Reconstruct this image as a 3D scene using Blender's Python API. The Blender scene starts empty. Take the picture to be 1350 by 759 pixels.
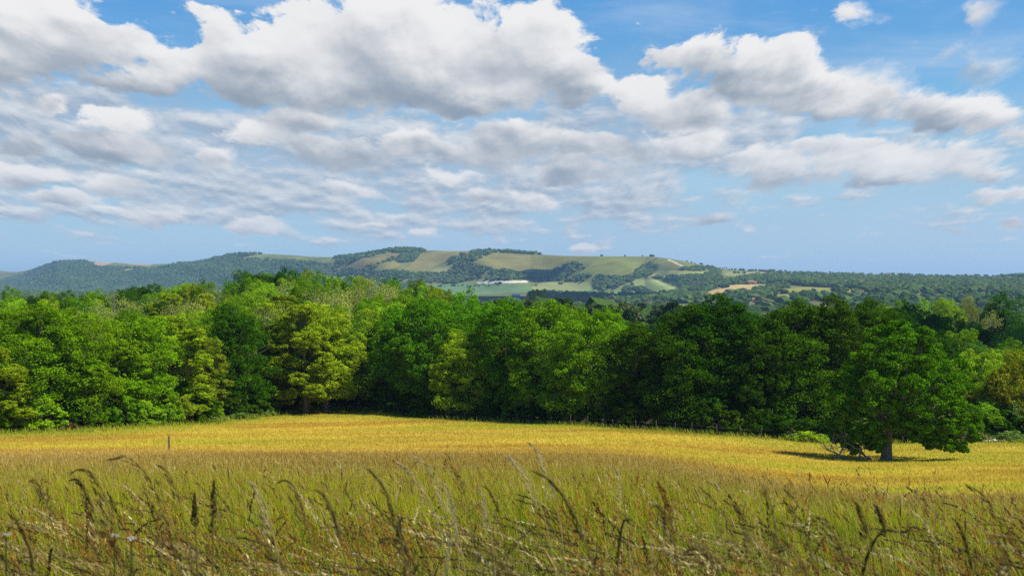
import bpy, math, random
import numpy as np
from mathutils import Vector, Matrix
R = math.radians
F = 1875.0           # focal length in units of the photograph's pixels
rng = np.random.default_rng(7)
random.seed(7)
SC = bpy.context.scene
COL = SC.collection
SUN_AZ = R(103)       # to the right of the view direction (+Y)
SUN_EL = R(53)
SUN_DIR = Vector((math.sin(SUN_AZ)*math.cos(SUN_EL), math.cos(SUN_AZ)*math.cos(SUN_EL), math.sin(SUN_EL)))

# ---------------------------------------------------------------- helpers
def tag(o, label=None, cat=None, group=None, kind=None):
    if label: o['label'] = label
    if cat: o['category'] = cat
    if group: o['group'] = group
    if kind: o['kind'] = kind
    return o

def link(o, parent=None):
    COL.objects.link(o)
    if parent is not None:
        o.parent = parent
    return o

def empty(name, loc=(0, 0, 0), rz=0.0):
    o = bpy.data.objects.new(name, None)
    o.location = loc
    o.rotation_euler = (0, 0, rz)
    o.empty_display_size = 0.5
    return link(o)

def mesh_np(name, verts, faces, mats=(), attrs=None, smooth=False, mat_idx=None):
    """verts (n,3); faces: (m,k) int array, or list of such arrays (different k)."""
    me = bpy.data.meshes.new(name)
    verts = np.ascontiguousarray(verts, dtype=np.float32)
    if isinstance(faces, np.ndarray):
        faces = [faces]
    loops = np.concatenate([f.ravel() for f in faces]).astype(np.int32)
    counts = np.concatenate([np.full(len(f), f.shape[1], np.int32) for f in faces])
    starts = np.concatenate([[0], np.cumsum(counts)[:-1]]).astype(np.int32)
    me.vertices.add(len(verts)); me.vertices.foreach_set('co', verts.ravel())
    me.loops.add(len(loops)); me.loops.foreach_set('vertex_index', loops)
    me.polygons.add(len(counts)); me.polygons.foreach_set('loop_start', starts)
    if mat_idx is not None:
        me.polygons.foreach_set('material_index', np.asarray(mat_idx, np.int32))
    me.polygons.foreach_set('use_smooth', np.full(len(counts), smooth, bool))
    for m in mats:
        me.materials.append(m)
    me.update(calc_edges=True)
    if attrs:
        for k, v in attrs.items():
            v = np.asarray(v, np.float32)
            if v.ndim == 1:
                a = me.attributes.new(k, 'FLOAT', 'POINT'); a.data.foreach_set('value', v)
            else:
                c = np.ones((len(v), 4), np.float32); c[:, :3] = v[:, :3]
                a = me.attributes.new(k, 'FLOAT_COLOR', 'POINT'); a.data.foreach_set('color', c.ravel())
    return me

def new_mat(name):
    m = bpy.data.materials.new(name)
    m.use_nodes = True
    nt = m.node_tree
    for n in list(nt.nodes):
        nt.nodes.remove(n)
    out = nt.nodes.new('ShaderNodeOutputMaterial')
    return m, nt, out

class NT:
    """tiny helper for writing node trees"""
    def __init__(self, nt): self.nt = nt
    def n(self, typ, **kw):
        n = self.nt.nodes.new(typ)
        for k, v in kw.items(): setattr(n, k, v)
        return n
    def put(self, sock, v):
        if v is None: return
        if hasattr(v, 'is_output') or isinstance(v, bpy.types.NodeSocket):
            self.nt.links.new(v, sock)
        else:
            sock.default_value = v
    def m(self, op, a=None, b=None, c=None, clamp=False):
        n = self.n('ShaderNodeMath', operation=op, use_clamp=clamp)
        for i, v in enumerate((a, b, c)): self.put(n.inputs[i], v)
        return n.outputs[0]
    def v(self, op, a=None, b=None, c=None, scale=None):
        n = self.n('ShaderNodeVectorMath', operation=op)
        for i, x in enumerate((a, b, c)):
            if x is not None: self.put(n.inputs[i], x)
        if scale is not None: self.put(n.inputs['Scale'], scale)
        return n.outputs['Value'] if op in ('LENGTH', 'DOT_PRODUCT', 'DISTANCE') else n.outputs[0]
    def sep(self, v):
        n = self.n('ShaderNodeSeparateXYZ'); self.put(n.inputs[0], v); return n.outputs
    def comb(self, x=0.0, y=0.0, z=0.0):
        n = self.n('ShaderNodeCombineXYZ')
        for i, q in enumerate((x, y, z)): self.put(n.inputs[i], q)
        return n.outputs[0]
    def noise(self, vec=None, scale=5.0, detail=2.0, rough=0.5, dist=0.0, lac=2.0, dim='3D', w=None):
        n = self.n('ShaderNodeTexNoise', noise_dimensions=dim)
        if vec is not None: self.put(n.inputs['Vector'], vec)
        self.put(n.inputs['Scale'], scale); self.put(n.inputs['Detail'], detail)
        self.put(n.inputs['Roughness'], rough); self.put(n.inputs['Distortion'], dist); self.put(n.inputs['Lacunarity'], lac)
        return n
    def smooth(self, x, lo, hi, to0=0.0, to1=1.0):
        n = self.n('ShaderNodeMapRange', interpolation_type='SMOOTHSTEP')
        self.put(n.inputs[0], x); self.put(n.inputs[1], lo); self.put(n.inputs[2], hi); self.put(n.inputs[3], to0); self.put(n.inputs[4], to1)
        return n.outputs[0]
    def mix(self, f, a, b, blend='MIX'):
        n = self.n('ShaderNodeMix', data_type='RGBA', blend_type=blend)
        self.put(n.inputs[0], f)
        def c4(q): return (*q, 1.0) if isinstance(q, (tuple, list)) and len(q) == 3 else q
        self.put(n.inputs[6], c4(a)); self.put(n.inputs[7], c4(b))
        return n.outputs[2]
    def attr(self, name):
        return self.n('ShaderNodeAttribute', attribute_name=name)
    def link(self, a, b): self.nt.links.new(a, b)
# ---------------------------------------------------------------- camera
cam_d = bpy.data.cameras.new('camera')
cam = bpy.data.objects.new('camera', cam_d)
COL.objects.link(cam)
cam.location = (0, 0, 0)
cam.rotation_euler = (R(90), 0, 0)
cam_d.sensor_width = 36.0
cam_d.lens = 36.0 * F / 1350.0
cam_d.clip_start = 0.1
cam_d.clip_end = 60000
cam_d.dof.use_dof = True
cam_d.dof.focus_distance = 110
cam_d.dof.aperture_fstop = 9.0
SC.camera = cam

# ---------------------------------------------------------------- sky and sun
def build_world():
    w = bpy.data.worlds.new('World'); SC.world = w
    w.use_nodes = True
    nt = w.node_tree
    for n in list(nt.nodes): nt.nodes.remove(n)
    N = NT(nt)
    out = N.n('ShaderNodeOutputWorld')
    bg = N.n('ShaderNodeBackground'); bg.inputs['Strength'].default_value = SKY_STRENGTH
    N.link(bg.outputs[0], out.inputs['Surface'])
    sky = N.n('ShaderNodeTexSky', sky_type='NISHITA')
    sky.sun_disc = False
    sky.sun_elevation = SUN_EL; sky.sun_rotation = SUN_AZ
    sky.altitude = 100; sky.air_density = 1.15; sky.dust_density = 0.9; sky.ozone_density = 2.2
    d = N.v('NORMALIZE', N.n('ShaderNodeTexCoord').outputs['Generated'])
    dx, dy, dz = N.sep(d)
    az = N.m('ARCTAN2', dx, dy)
    el = N.m('ARCSINE', dz)
    a = N.m('MULTIPLY', az, 1000.0 * 1.875 / 100)      # hundreds of pixels
    e = N.m('MULTIPLY', el, 1000.0 * 1.875 / 100)
    ec = N.m('MAXIMUM', e, 0.0)
    p0 = N.comb(a, ec, 0.0)
    # perspective of a layer of cloud: features shrink towards the horizon
    k = N.m('ADD', ec, 1.3)
    ny = N.m('MULTIPLY', N.m('LOGARITHM', k, math.e), 5.2)
    nx = N.m('DIVIDE', N.m('MULTIPLY', a, 2.0), N.m('POWER', k, 0.6))
    pn = N.comb(nx, ny, 0.37)
    w1 = N.noise(pn, 1.0, 8.0, 0.55)
    fac1, col1 = w1.outputs[0], w1.outputs[1]
    wv = N.v('SUBTRACT', col1, (0.5, 0.5, 0.5))
    # billows: rounded cells, lit from the side of the sun
    pb = N.v('ADD', pn, N.v('MULTIPLY', wv, (0.9, 0.9, 0.0)))
    def puff(off, sc):
        v = N.n('ShaderNodeTexVoronoi', voronoi_dimensions='2D', feature='SMOOTH_F1')
        N.put(v.inputs['Vector'], N.v('ADD', pb, off)); v.inputs['Scale'].default_value = sc; v.inputs['Smoothness'].default_value = 0.6
        return v.outputs['Distance']
    relief_big = N.m('SUBTRACT', puff((0.16, 0.30, 0.0), 1.0), puff((0.0, 0.0, 0.0), 1.0))
    relief = N.m('SUBTRACT', fac1, N.noise(N.v('ADD', pn, (0.07, 0.16, 0.0)), 1.0, 5.0, 0.5).outputs[0])
    warp = N.v('MULTIPLY', wv, (1.5, 0.85, 0.0))
    warp = N.v('SCALE', warp, scale=N.m('MULTIPLY_ADD', k, 0.16, 0.25))
    p = N.v('ADD', p0, warp)
    D = None; W = None; S = None
    for (cx, cy, rx, ry, b, *thin) in CLOUDS:
        A = math.atan((cx - 675) / F); E = math.atan((379.5 - cy) / F * math.cos(A))
        A *= 18.75; E *= 18.75; rx_, ry_ = rx / 100, ry / 100
        mid = .90 if 135 < cy else .97
        rx_ *= mid; ry_ *= mid
        q = N.v('MULTIPLY_ADD', p, (1 / rx_, 1 / ry_, 0.0), (-A / rx_, -E / ry_, 0.0))
        m = N.m('SUBTRACT', 1.0 - (thin[0] if thin else 0.0), N.v('LENGTH', q))
        qy = N.v('DOT_PRODUCT', q, (0.25, 1.0, 0.0))
        wgt = N.m('MAXIMUM', N.m('ADD', m, 0.25), 0.0)
        wgt = N.m('MULTIPLY', wgt, wgt)
        D = m if D is None else N.m('SMOOTH_MAX', D, m, 0.18)
        W = wgt if W is None else N.m('ADD', W, wgt)
        s = N.m('MULTIPLY', wgt, N.m('ADD', qy, b))
        S = s if S is None else N.m('ADD', S, s)
    S = N.m('DIVIDE', S, N.m('ADD', W, 0.05))
    fine = N.noise(N.v('ADD', pb, (3.1, 1.7, 2.0)), 3.2, 8.0, 0.62).outputs[0]
    dens = N.m('ADD', N.m('SUBTRACT', D, 0.05), N.m('MULTIPLY', N.m('SUBTRACT', fac1, 0.5), 2.1))
    dens = N.m('ADD', dens, N.m('MULTIPLY', N.m('SUBTRACT', fine, 0.5), 0.95))
    cover = N.smooth(dens, N.smooth(e, 3.2, 1.0, 0.05, -0.04), N.m('MULTIPLY_ADD', N.m('MULTIPLY', N.smooth(a, 3.9, 4.7), N.smooth(e, 2.3, 2.8)), 0.55, N.smooth(e, 3.6, 1.2, 0.24, 0.52)))
    thick = N.smooth(dens, 0.0, 0.9)
    # broken grey layer in the middle of the sky
    pm = N.comb(N.m('DIVIDE', N.m('MULTIPLY', a, 1.75), N.m('POWER', k, .7)), N.m('MULTIPLY', N.m('LOGARITHM', k, math.e), 6.0), 3.1)
    ln = N.noise(pm, 1.5, 8.0, 0.55)
    ln2 = N.noise(N.v('ADD', pm, (0.06, 0.15, 0.0)), 1.5, 8.0, 0.55)
    band = N.m('MULTIPLY', N.smooth(e, 0.3, 1.2), N.smooth(e, 3.0, 2.0))
    side = N.smooth(N.m('ADD', a, N.m('MULTIPLY', e, -1.6)), 2.5, -1.2, 0.35, 1.0)
    lay = N.m('MULTIPLY', N.m('MULTIPLY', band, side), 0.30)
    ldens = N.m('ADD', ln.outputs[0], lay)
    lcover = N.m('MULTIPLY', N.smooth(ldens, 0.60, 0.80), 0.75)
    lrel = N.m('SUBTRACT', ln.outputs[0], ln2.outputs[0])
    lshade = N.m('MULTIPLY_ADD', lrel, 3.2, 0.30, clamp=True)
    # thin veil and high cirrus
    pc = N.comb(N.m('MULTIPLY_ADD', a, 0.35, N.m('MULTIPLY', e, 0.25)), N.m('MULTIPLY', e, 1.5), 9.0)
    ci = N.noise(pc, 1.0, 7.0, 0.62, 0.4).outputs[0]
    cirrus = N.m('MULTIPLY', N.m('MULTIPLY', N.smooth(ci, 0.42, 0.80), N.smooth(e, 0.0, 1.2, 0.25, 0.55)), N.smooth(e, 9.0, 5.5))
    veil = N.m('MULTIPLY', N.smooth(e, 1.9, 0.3), N.smooth(a, -2.0, 4.5, 0.12, 0.42))
    skyc = N.n('ShaderNodeHueSaturation'); skyc.inputs['Saturation'].default_value = SKY_SAT; skyc.inputs['Value'].default_value = SKY_VAL
    N.link(sky.outputs[0], skyc.inputs['Color'])
    c = N.mix(1.0, skyc.outputs[0], SKY_TINT, 'MULTIPLY')
    q = 0.745 / SKY_STRENGTH
    WHITE = tuple(q * v for v in (0.90, 0.885, 0.87))
    GREY = tuple(q * v for v in (0.27, 0.33, 0.405))
    low = N.smooth(e, 3.3, 0.2)
    c = N.mix(N.m('MULTIPLY', low, 0.86), c, tuple(q * v for v in (0.42, 0.64, 0.86)))
    c = N.mix(veil, c, tuple(q * v for v in (0.46, 0.58, 0.74)))
    c = N.mix(cirrus, c, tuple(q * v for v in (0.50, 0.64, 0.82)))
    dim = N.noise(N.v('ADD', pn, (1.0, 5.0, 8.0)), 0.45, 3.0, 0.5).outputs[0]
    dim = N.m('MULTIPLY', N.m('MULTIPLY', N.smooth(dim, 0.30, 0.62), N.m('MULTIPLY', N.smooth(e, 0.5, 1.6), N.smooth(e, 4.0, 2.4))), N.smooth(a, 5.5, 2.0, 0.25, 0.6))
    c = N.mix(dim, c, tuple(q * v for v in (0.36, 0.46, 0.60)))
    lc = N.mix(lshade, tuple(q * v for v in (0.36, 0.43, 0.53)), WHITE)
    c = N.mix(lcover, c, lc)
    sh = N.m('MULTIPLY_ADD', S, 0.62, N.smooth(e, 3.4, 1.8, 0.58, 0.50))
    sh = N.m('ADD', sh, N.m('MULTIPLY', relief, 1.9))
    sh = N.m('ADD', sh, N.m('MULTIPLY', relief_big, 0.7))
    sh = N.m('ADD', sh, N.m('MULTIPLY', N.m('SUBTRACT', 0.5, thick), 0.12))
    sh = N.smooth(sh, -0.30, 1.08)
    cc = N.mix(sh, GREY, WHITE)
    cc = N.mix(N.smooth(e, 2.6, 0.5, 0.0, 0.30), cc, tuple(q * v for v in (0.46, 0.56, 0.70)))
    c = N.mix(N.m('MULTIPLY', cover, 0.97), c, cc)
    c = N.mix(N.smooth(e, -0.3, -1.0), c, tuple(q * v for v in (0.05, 0.06, 0.05)))
    N.link(c, bg.inputs['Color'])
    w.cycles.sampling_method = 'MANUAL'; w.cycles.sample_map_resolution = 512

SKY_STRENGTH = 0.10
SKY_SAT, SKY_VAL, SKY_TINT = 1.40, 0.90, (0.58, 0.88, 1.12)
# centre x, y, half width, half height in the photograph's angles; brightness
CLOUDS = [
 (10,40,135,85,.1),(110,60,140,58,.0),(205,85,90,38,.0),(330,75,120,70,.05),(450,60,165,85,.1),(560,45,135,95,.15),(600,95,150,55,-.1),
 (700,75,105,80,.15),(755,100,60,50,-.1),(480,118,180,34,-.55),(340,105,130,42,-.25),(640,125,130,30,-.5),(180,105,120,20,-.4),
 (895,75,95,50,.0),(845,115,50,26,.7),(895,145,95,38,-.25),(900,185,95,28,.35),(800,200,110,36,-.4),
 (1035,100,75,50,.1),(1120,125,105,45,.1),(1205,147,72,32,.0),(1080,120,75,42,.05),(1140,132,115,44,.0),(1235,158,70,28,-.1),(1000,95,60,42,.0),(1100,192,70,28,.4),(1255,216,100,30,.2),(965,100,50,30,-.2),(1150,18,55,45,.1,.42),(1303,15,60,40,-.1,.48),(1285,85,110,50,-.2,.42),
 (1305,152,62,32,.5),(1345,190,50,28,.2),(1130,192,65,22,.3),(1190,216,140,38,.1),(1290,228,60,18,.2),(1160,236,110,16,-.6),
 (170,158,48,27,.7),(155,198,105,34,-.5),(40,230,110,22,.3),(150,245,70,18,.2),(70,265,80,14,.1),(20,190,60,36,-.4),
 (210,287,50,16,.3),(340,294,50,12,.3),(340,180,70,24,.3),(280,208,42,20,.4),(400,160,70,27,.1),(450,205,110,28,-.4),
 (540,195,62,26,.1),(470,252,45,16,.4),(620,265,65,18,.2),(715,267,36,18,.4),(640,205,95,30,-.2),(690,190,80,36,-.3),(770,228,105,20,.0),
 (590,235,60,16,.4),(1010,222,95,34,-.1),(935,285,80,22,-.3,.3),(1065, 270, 35, 12, -0.40, 0.40),(1082, 291, 35, 12, -0.40, 0.40),(1260, 306, 42, 17, -0.40, 0.40),(1320,252,55,15,.1),
 (780,326,22,8,.4),(560,306,24,9,.4),(500,302,18,6,.4),(75, 140, 50, 18, -0.40, 0.40),(1140, 246, 38, 9, -0.40, 0.40),(1345, 295, 36, 14, -0.20, 0.45),
]
build_world()

sun_d = bpy.data.lights.new('sun', 'SUN')
sun_d.energy = 5.0; sun_d.angle = R(0.53); sun_d.color = (1.0, 0.95, 0.87)
sun = bpy.data.objects.new('sun', sun_d); COL.objects.link(sun)
sun.rotation_euler = SUN_DIR.to_track_quat('Z', 'Y').to_euler()
sun.location = SUN_DIR * 300

SC.view_settings.view_transform = 'Standard'
SC.view_settings.look = 'None'
SC.view_settings.exposure = 0.45
SC.view_settings.gamma = 1.0
SC.view_settings.use_curve_mapping = False
SC.render.engine = 'CYCLES'
cy = SC.cycles
cy.max_bounces = 8; cy.diffuse_bounces = 2; cy.glossy_bounces = 2; cy.transmission_bounces = 5; cy.transparent_max_bounces = 8; cy.volume_bounces = 0
cy.use_denoising = False
try:
    cy.denoiser = 'OPENIMAGEDENOISE'
    cy.denoising_input_passes = 'RGB_ALBEDO_NORMAL'
    cy.denoising_prefilter = 'ACCURATE'
except Exception:
    pass
cy.caustics_reflective = False; cy.caustics_refractive = False
cy.use_adaptive_sampling = False
# ---------------------------------------------------------------- terrain
def hermite(xs, ys):
    xs = np.array(xs, float); ys = np.array(ys, float)
    d = np.diff(ys) / np.diff(xs)
    m = np.empty_like(ys); m[0] = d[0]; m[-1] = d[-1]
    h = np.diff(xs)
    for i in range(1, len(ys) - 1):
        m[i] = 0 if d[i-1] * d[i] <= 0 else (h[i-1] + h[i]) * 3 / ((2*h[i] + h[i-1]) / d[i-1] + (h[i] + 2*h[i-1]) / d[i])
    def f(x):
        x = np.clip(x, xs[0], xs[-1])
        i = np.clip(np.searchsorted(xs, x) - 1, 0, len(xs) - 2)
        t = (x - xs[i]) / h[i]
        return ((2*t**3 - 3*t**2 + 1) * ys[i] + (t**3 - 2*t**2 + t) * h[i] * m[i] + (-2*t**3 + 3*t**2) * ys[i+1] + (t**3 - t**2) * h[i] * m[i+1])
    return f

def sstep(x, a, b):
    t = np.clip((x - a) / (b - a), 0, 1)
    return t * t * (3 - 2 * t)

# cheap smooth value noise made of sines
_nz = np.random.default_rng(3)
_WV = [(_nz.uniform(-1, 1, 2), _nz.uniform(0, 6.28)) for _ in range(24)]
def vnoise(x, y, scale, octs=3, seed=0):
    out = 0; amp = 1; tot = 0; f = 1.0 / scale
    for o in range(octs):
        s = 0
        for j in range(5):
            (k, p) = _WV[(o * 5 + j + seed * 7) % 24]
            k = k / np.hypot(*k) * (0.7 + 0.6 * ((j * 37 % 10) / 10))
            s = s + np.sin((x * k[0] + y * k[1]) * f * 6.283 + p * (1 + seed))
        out = out + amp * s / 2.2; tot += amp; amp *= 0.5; f *= 2.1
    return out / tot

PC = hermite([-16000, -400, -60, -10, 0, 3, 6, 10, 20, 40, 60, 100, 150, 215, 300, 450, 700, 1100, 1600, 2500, 4000, 30000],
             [-2, 0.5, -0.6, -1.45, -1.62, -1.7, -1.88, -2.15, -3.05, -5.2, -7.5, -11.6, -15.3, -18.2, -18.6, -18.2, -22, -30, -40, -34, -22, -10])
PR = hermite([-16000, -400, -60, -10, 0, 3, 6, 10, 20, 40, 60, 100, 130, 175, 300, 450, 700, 1100, 1600, 2500, 4000, 30000],
             [-2, 0.5, -0.6, -1.45, -1.62, -1.72, -1.95, -2.3, -3.5, -6.2, -8.6, -13.0, -15.7, -18.5, -24.0, -28, -33, -36, -38, -14, 10, 30])
SKY_X = [-700, -300, 0, 20, 32, 60, 85, 110, 150, 200, 260, 300, 330, 380, 430, 470, 500, 530, 560, 600, 640, 700, 720, 760, 850, 890, 920, 960, 1000, 1060, 1110, 1200, 1300, 1350, 1700, 2200]
SKY_Y = [365, 352, 357, 358.5, 357, 349, 343.5, 344, 346, 348, 345, 336, 334, 336, 339, 336, 331, 328, 330, 331, 330, 333, 336, 337.5, 338, 342, 348, 355, 357, 359.5, 361, 362.5, 364, 363, 357, 366]
RID_X = [-700, 0, 20, 75, 200, 330, 480, 650, 900, 1000, 1350, 2200]
RID_Y = [11500, 11500, 11000, 9300, 8400, 7400, 6600, 6000, 5500, 5300, 5200, 5600]
FOOT_X = [-700, 0, 180, 340, 480, 650, 850, 950, 1050, 1350, 2200]
FOOT_Y = [9000, 7600, 6900, 5900, 5200, 4800, 4300, 3000, 2400, 2600, 3000]
skyl = hermite(SKY_X, SKY_Y)

def ground(X, Y):
    X = np.asarray(X, float); Y = np.asarray(Y, float)
    u = np.clip(X / np.maximum(Y, 25.0), -0.8, 0.8)
    r = Y
    w = sstep(u, 0.05, 0.262)
    z = PC(r) * (1 - w) + PR(r) * w
    # a rise in the wood on the left
    z = z + 3.2 * np.exp(-((u + 0.15) / 0.07) ** 2 - ((Y - 335) / 90) ** 2)
    z = z + 0.10 * vnoise(X, Y, 23.0, 2) * sstep(Y, 12, 50) * sstep(Y, 6000, 800)
    # the downs
    px = 675 + u * F
    rid = np.interp(px, RID_X, RID_Y); foot = np.interp(px, FOOT_X, FOOT_Y)
    zr = (379.5 - skyl(px)) / F * rid
    t = (Y - foot) / (rid - foot)
    sp = vnoise(u * 6000 + 0.30 * (Y - foot), 0 * u, 520.0, 2, 1)
    tc = np.clip(t, 0, 1)
    bump = tc * (1 - tc) * 4
    steep = sstep(px, 1000, 850)
    g = tc + bump * (0.13 * sp * steep)
    g = np.clip(g, 0, 1.0)
    g = (1 - steep) * g + steep * (0.25 * g + 0.75 * g * g * (3 - 2 * g))
    zf = PC(foot) * (1 - w) + PR(foot) * w
    zh = zf + (zr - zf) * g - np.maximum(Y - rid, 0) * 0.035
    zh = zh + vnoise(X, Y, 330.0, 2, 2) * 2.5 * bump
    z = np.where(Y > foot, zh, z)
    return z

def at(px, Y, dz=0.0):
    X = (px - 675) / F * Y
    return Vector((X, Y, float(ground(X, Y)) + dz))

# the wood's edge: distance of the far side of the meadow by photograph column
EDGE_X = [-400, -150, 0, 110, 215, 300, 360, 430, 500, 560, 680, 800, 900, 1000, 1090, 1160, 1240, 1350, 1500, 1800]
EDGE_D = [130, 142, 151, 158, 168, 182, 196, 214, 205, 192, 181, 169, 163, 160, 160, 163, 168, 166, 160, 150]
edge = hermite(EDGE_X, EDGE_D)

def project(X, Y, Z):
    return 675 + X / Y * F, 379.5 - Z / Y * F

def inpoly(px, py, poly):
    inside = np.zeros(px.shape, bool)
    n = len(poly); j = n - 1
    for i in range(n):
        xi, yi = poly[i]; xj, yj = poly[j]
        c = ((yi > py) != (yj > py)) & (px < (xj - xi) * (py - yi) / (yj - yi + 1e-9) + xi)
        inside ^= c
        j = i
    return inside

# fields on the downs and in the vale (their outlines taken from the photograph's view of them)
FIELDS = [
 ([(120,351),(128,343),(150,343.5),(148,347),(135,351)], (.36,.27,.17)), ([(150,344),(205,346),(197,351),(160,347)], (.33,.25,.15)), ([(168,353),(180,355),(172,358),(160,357)], (.30,.26,.12)),
 ([(437,358),(482,338),(490,342),(452,356)], (.25,.19,.09)), ([(462,352),(515,333),(530,334),(498,348),(470,356)], (.27,.19,.09)), ([(485,358),(524,341),(527,350),(500,359)], (.29,.21,.09)),
 ([(553,334),(600,328),(640,328),(590,342),(565,356),(535,356)], (.27,.21,.10)), ([(575,352),(600,352),(595,360),(570,360)], (.20,.2,.08)),
 ([(620,346),(650,333),(700,335),(735,344),(720,356),(690,362),(655,354)], (.25,.20,.09)), ([(700,334),(780,337),(735,352),(700,360)], (.20,.17,.07)),
 ([(765,360),(790,339),(850,337.5),(853,350),(828,362),(800,365)], (.21,.20,.07)), ([(853,338),(890,342),(920,349),(900,354),(862,350)], (.20,.18,.07)),
 ([(880,342.2),(884,342.4),(902,350.5),(897,350.5)], (.5,.42,.3)),
 ([(626,373.0),(634,370.8),(652,369.6),(697,370),(695,372.6),(642,373.6)], (.56,.51,.38)),
 ([(418,370),(425,364),(466,362),(470,366),(455,371)], (.14,.23,.07)), ([(560,380),(580,373),(625,373),(700,376),(700,384),(600,390)], (.12,.19,.07)),
 ([(700,378),(715,372),(780,372),(785,380),(750,386),(705,385)], (.22,.24,.08)), ([(745,387),(780,379),(788,384),(760,390)], (.16,.24,.07)),
 ([(857,364),(868,357),(900,356),(938,359),(928,365),(862,366)], (.26,.27,.08)), ([(832,372),(838,368),(893,370),(898,380),(885,386),(862,384),(835,376)], (.22,.26,.08)),
 ([(790,388),(815,382),(880,385),(878,391),(800,393)], (.16,.24,.07)),
 ([(931,385),(950,378),(972,375),(1022,375),(1013,382),(965,388),(934,388)], (.42,.30,.11)), ([(994,393),(1030,380),(1060,378),(1130,382),(1152,388),(1080,395),(1008,396)], (.28,.25,.09)),
 ([(1120,366),(1140,362),(1240,364),(1345,366),(1345,369),(1180,368)], (.25,.23,.08)), ([(950,362),(970,357),(1045,361),(1040,365),(985,366)], (.22,.23,.08)),
]
# woods, hangers and hedges on the downs: outline, how many trees per square pixel, tree height
WOODS = [
 ([(0,362),(50,353),(85,342),(112,344),(130,352),(200,354),(260,345),(300,340),(400,345),(440,350),(430,362),(330,372),(0,385)], 1.3, 11),
 ([(60,351),(85,342.5),(112,344.5),(100,349)], 1.2, 9), ([(225,349),(300,335),(330,332.5),(345,335),(300,341),(240,351)], .5, 10),
 ([(300,345),(430,352),(560,362),(620,368),(600,374),(470,372),(300,372)], .75, 11),
 ([(505,331),(512,326.5),(540,326),(562,329),(560,332),(520,333)], 1.5, 11), ([(440,338),(480,333),(505,327),(510,333),(490,338),(455,350),(445,347)], .7, 10),
 ([(525,338),(555,332),(552,343),(540,347.5),(528,346)], 1.0, 11), ([(590,344),(600,336),(640,329),(660,331),(645,336),(620,346),(630,352),(660,356),(700,362),(715,368),(640,370),(575,369),(560,362),(600,355)], .40, 11),
 ([(660,333.5),(664,331),(710,332),(713,335.8),(690,335)], 1.6, 10), ([(725,362),(742,352),(760,347),(776,350),(768,357),(750,365),(735,368)], .55, 11),
 ([(480,350),(520,339),(530,346),(505,350),(485,358)], .35, 10), ([(700,362),(760,362),(800,366),(835,366),(830,371),(770,371),(700,371)], .30, 11),
 ([(838,366),(842,352),(855,347),(868,352),(862,358),(855,365),(838,367)], .40, 11), ([(862,367),(900,365.5),(938,361),(946,360),(950,370),(935,384),(900,384),(896,371),(866,369)], .8, 11),
 ([(785,372),(832,370),(836,378),(862,386),(815,384),(788,384)], .32, 12), ([(900,385),(935,377),(990,366),(1120,364),(1350,370),(1350,384),(1160,386),(1130,381),(1060,377),(1022,373),(970,374.5),(930,386)], 1.0, 12),
 ([(940,352),(1000,354),(1120,358),(1350,361),(1350,364.5),(1100,363),(1000,359.5)], .22, 8), ([(1335,364),(1337,361),(1352,361),(1352,366)], 2.0, 9),
 ([(965,389),(1014,383),(1024,376),(1040,379),(1000,394),(980,398)], .5, 12), ([(896,351),(940,352),(950,357),(920,358),(900,356)], .35, 7),
 ([(0,366),(250,366),(480,371),(560,378),(560,398),(0,398)], .9, 11),
 ([(700,386),(800,392),(900,388),(930,392),(930,400),(700,400)], .45, 13), ([(0,360),(60,372),(60,390),(0,390)], 1.2, 11),
]

def vc(col, n):
    return np.tile(np.array(col, np.float32), (n, 1))

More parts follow.
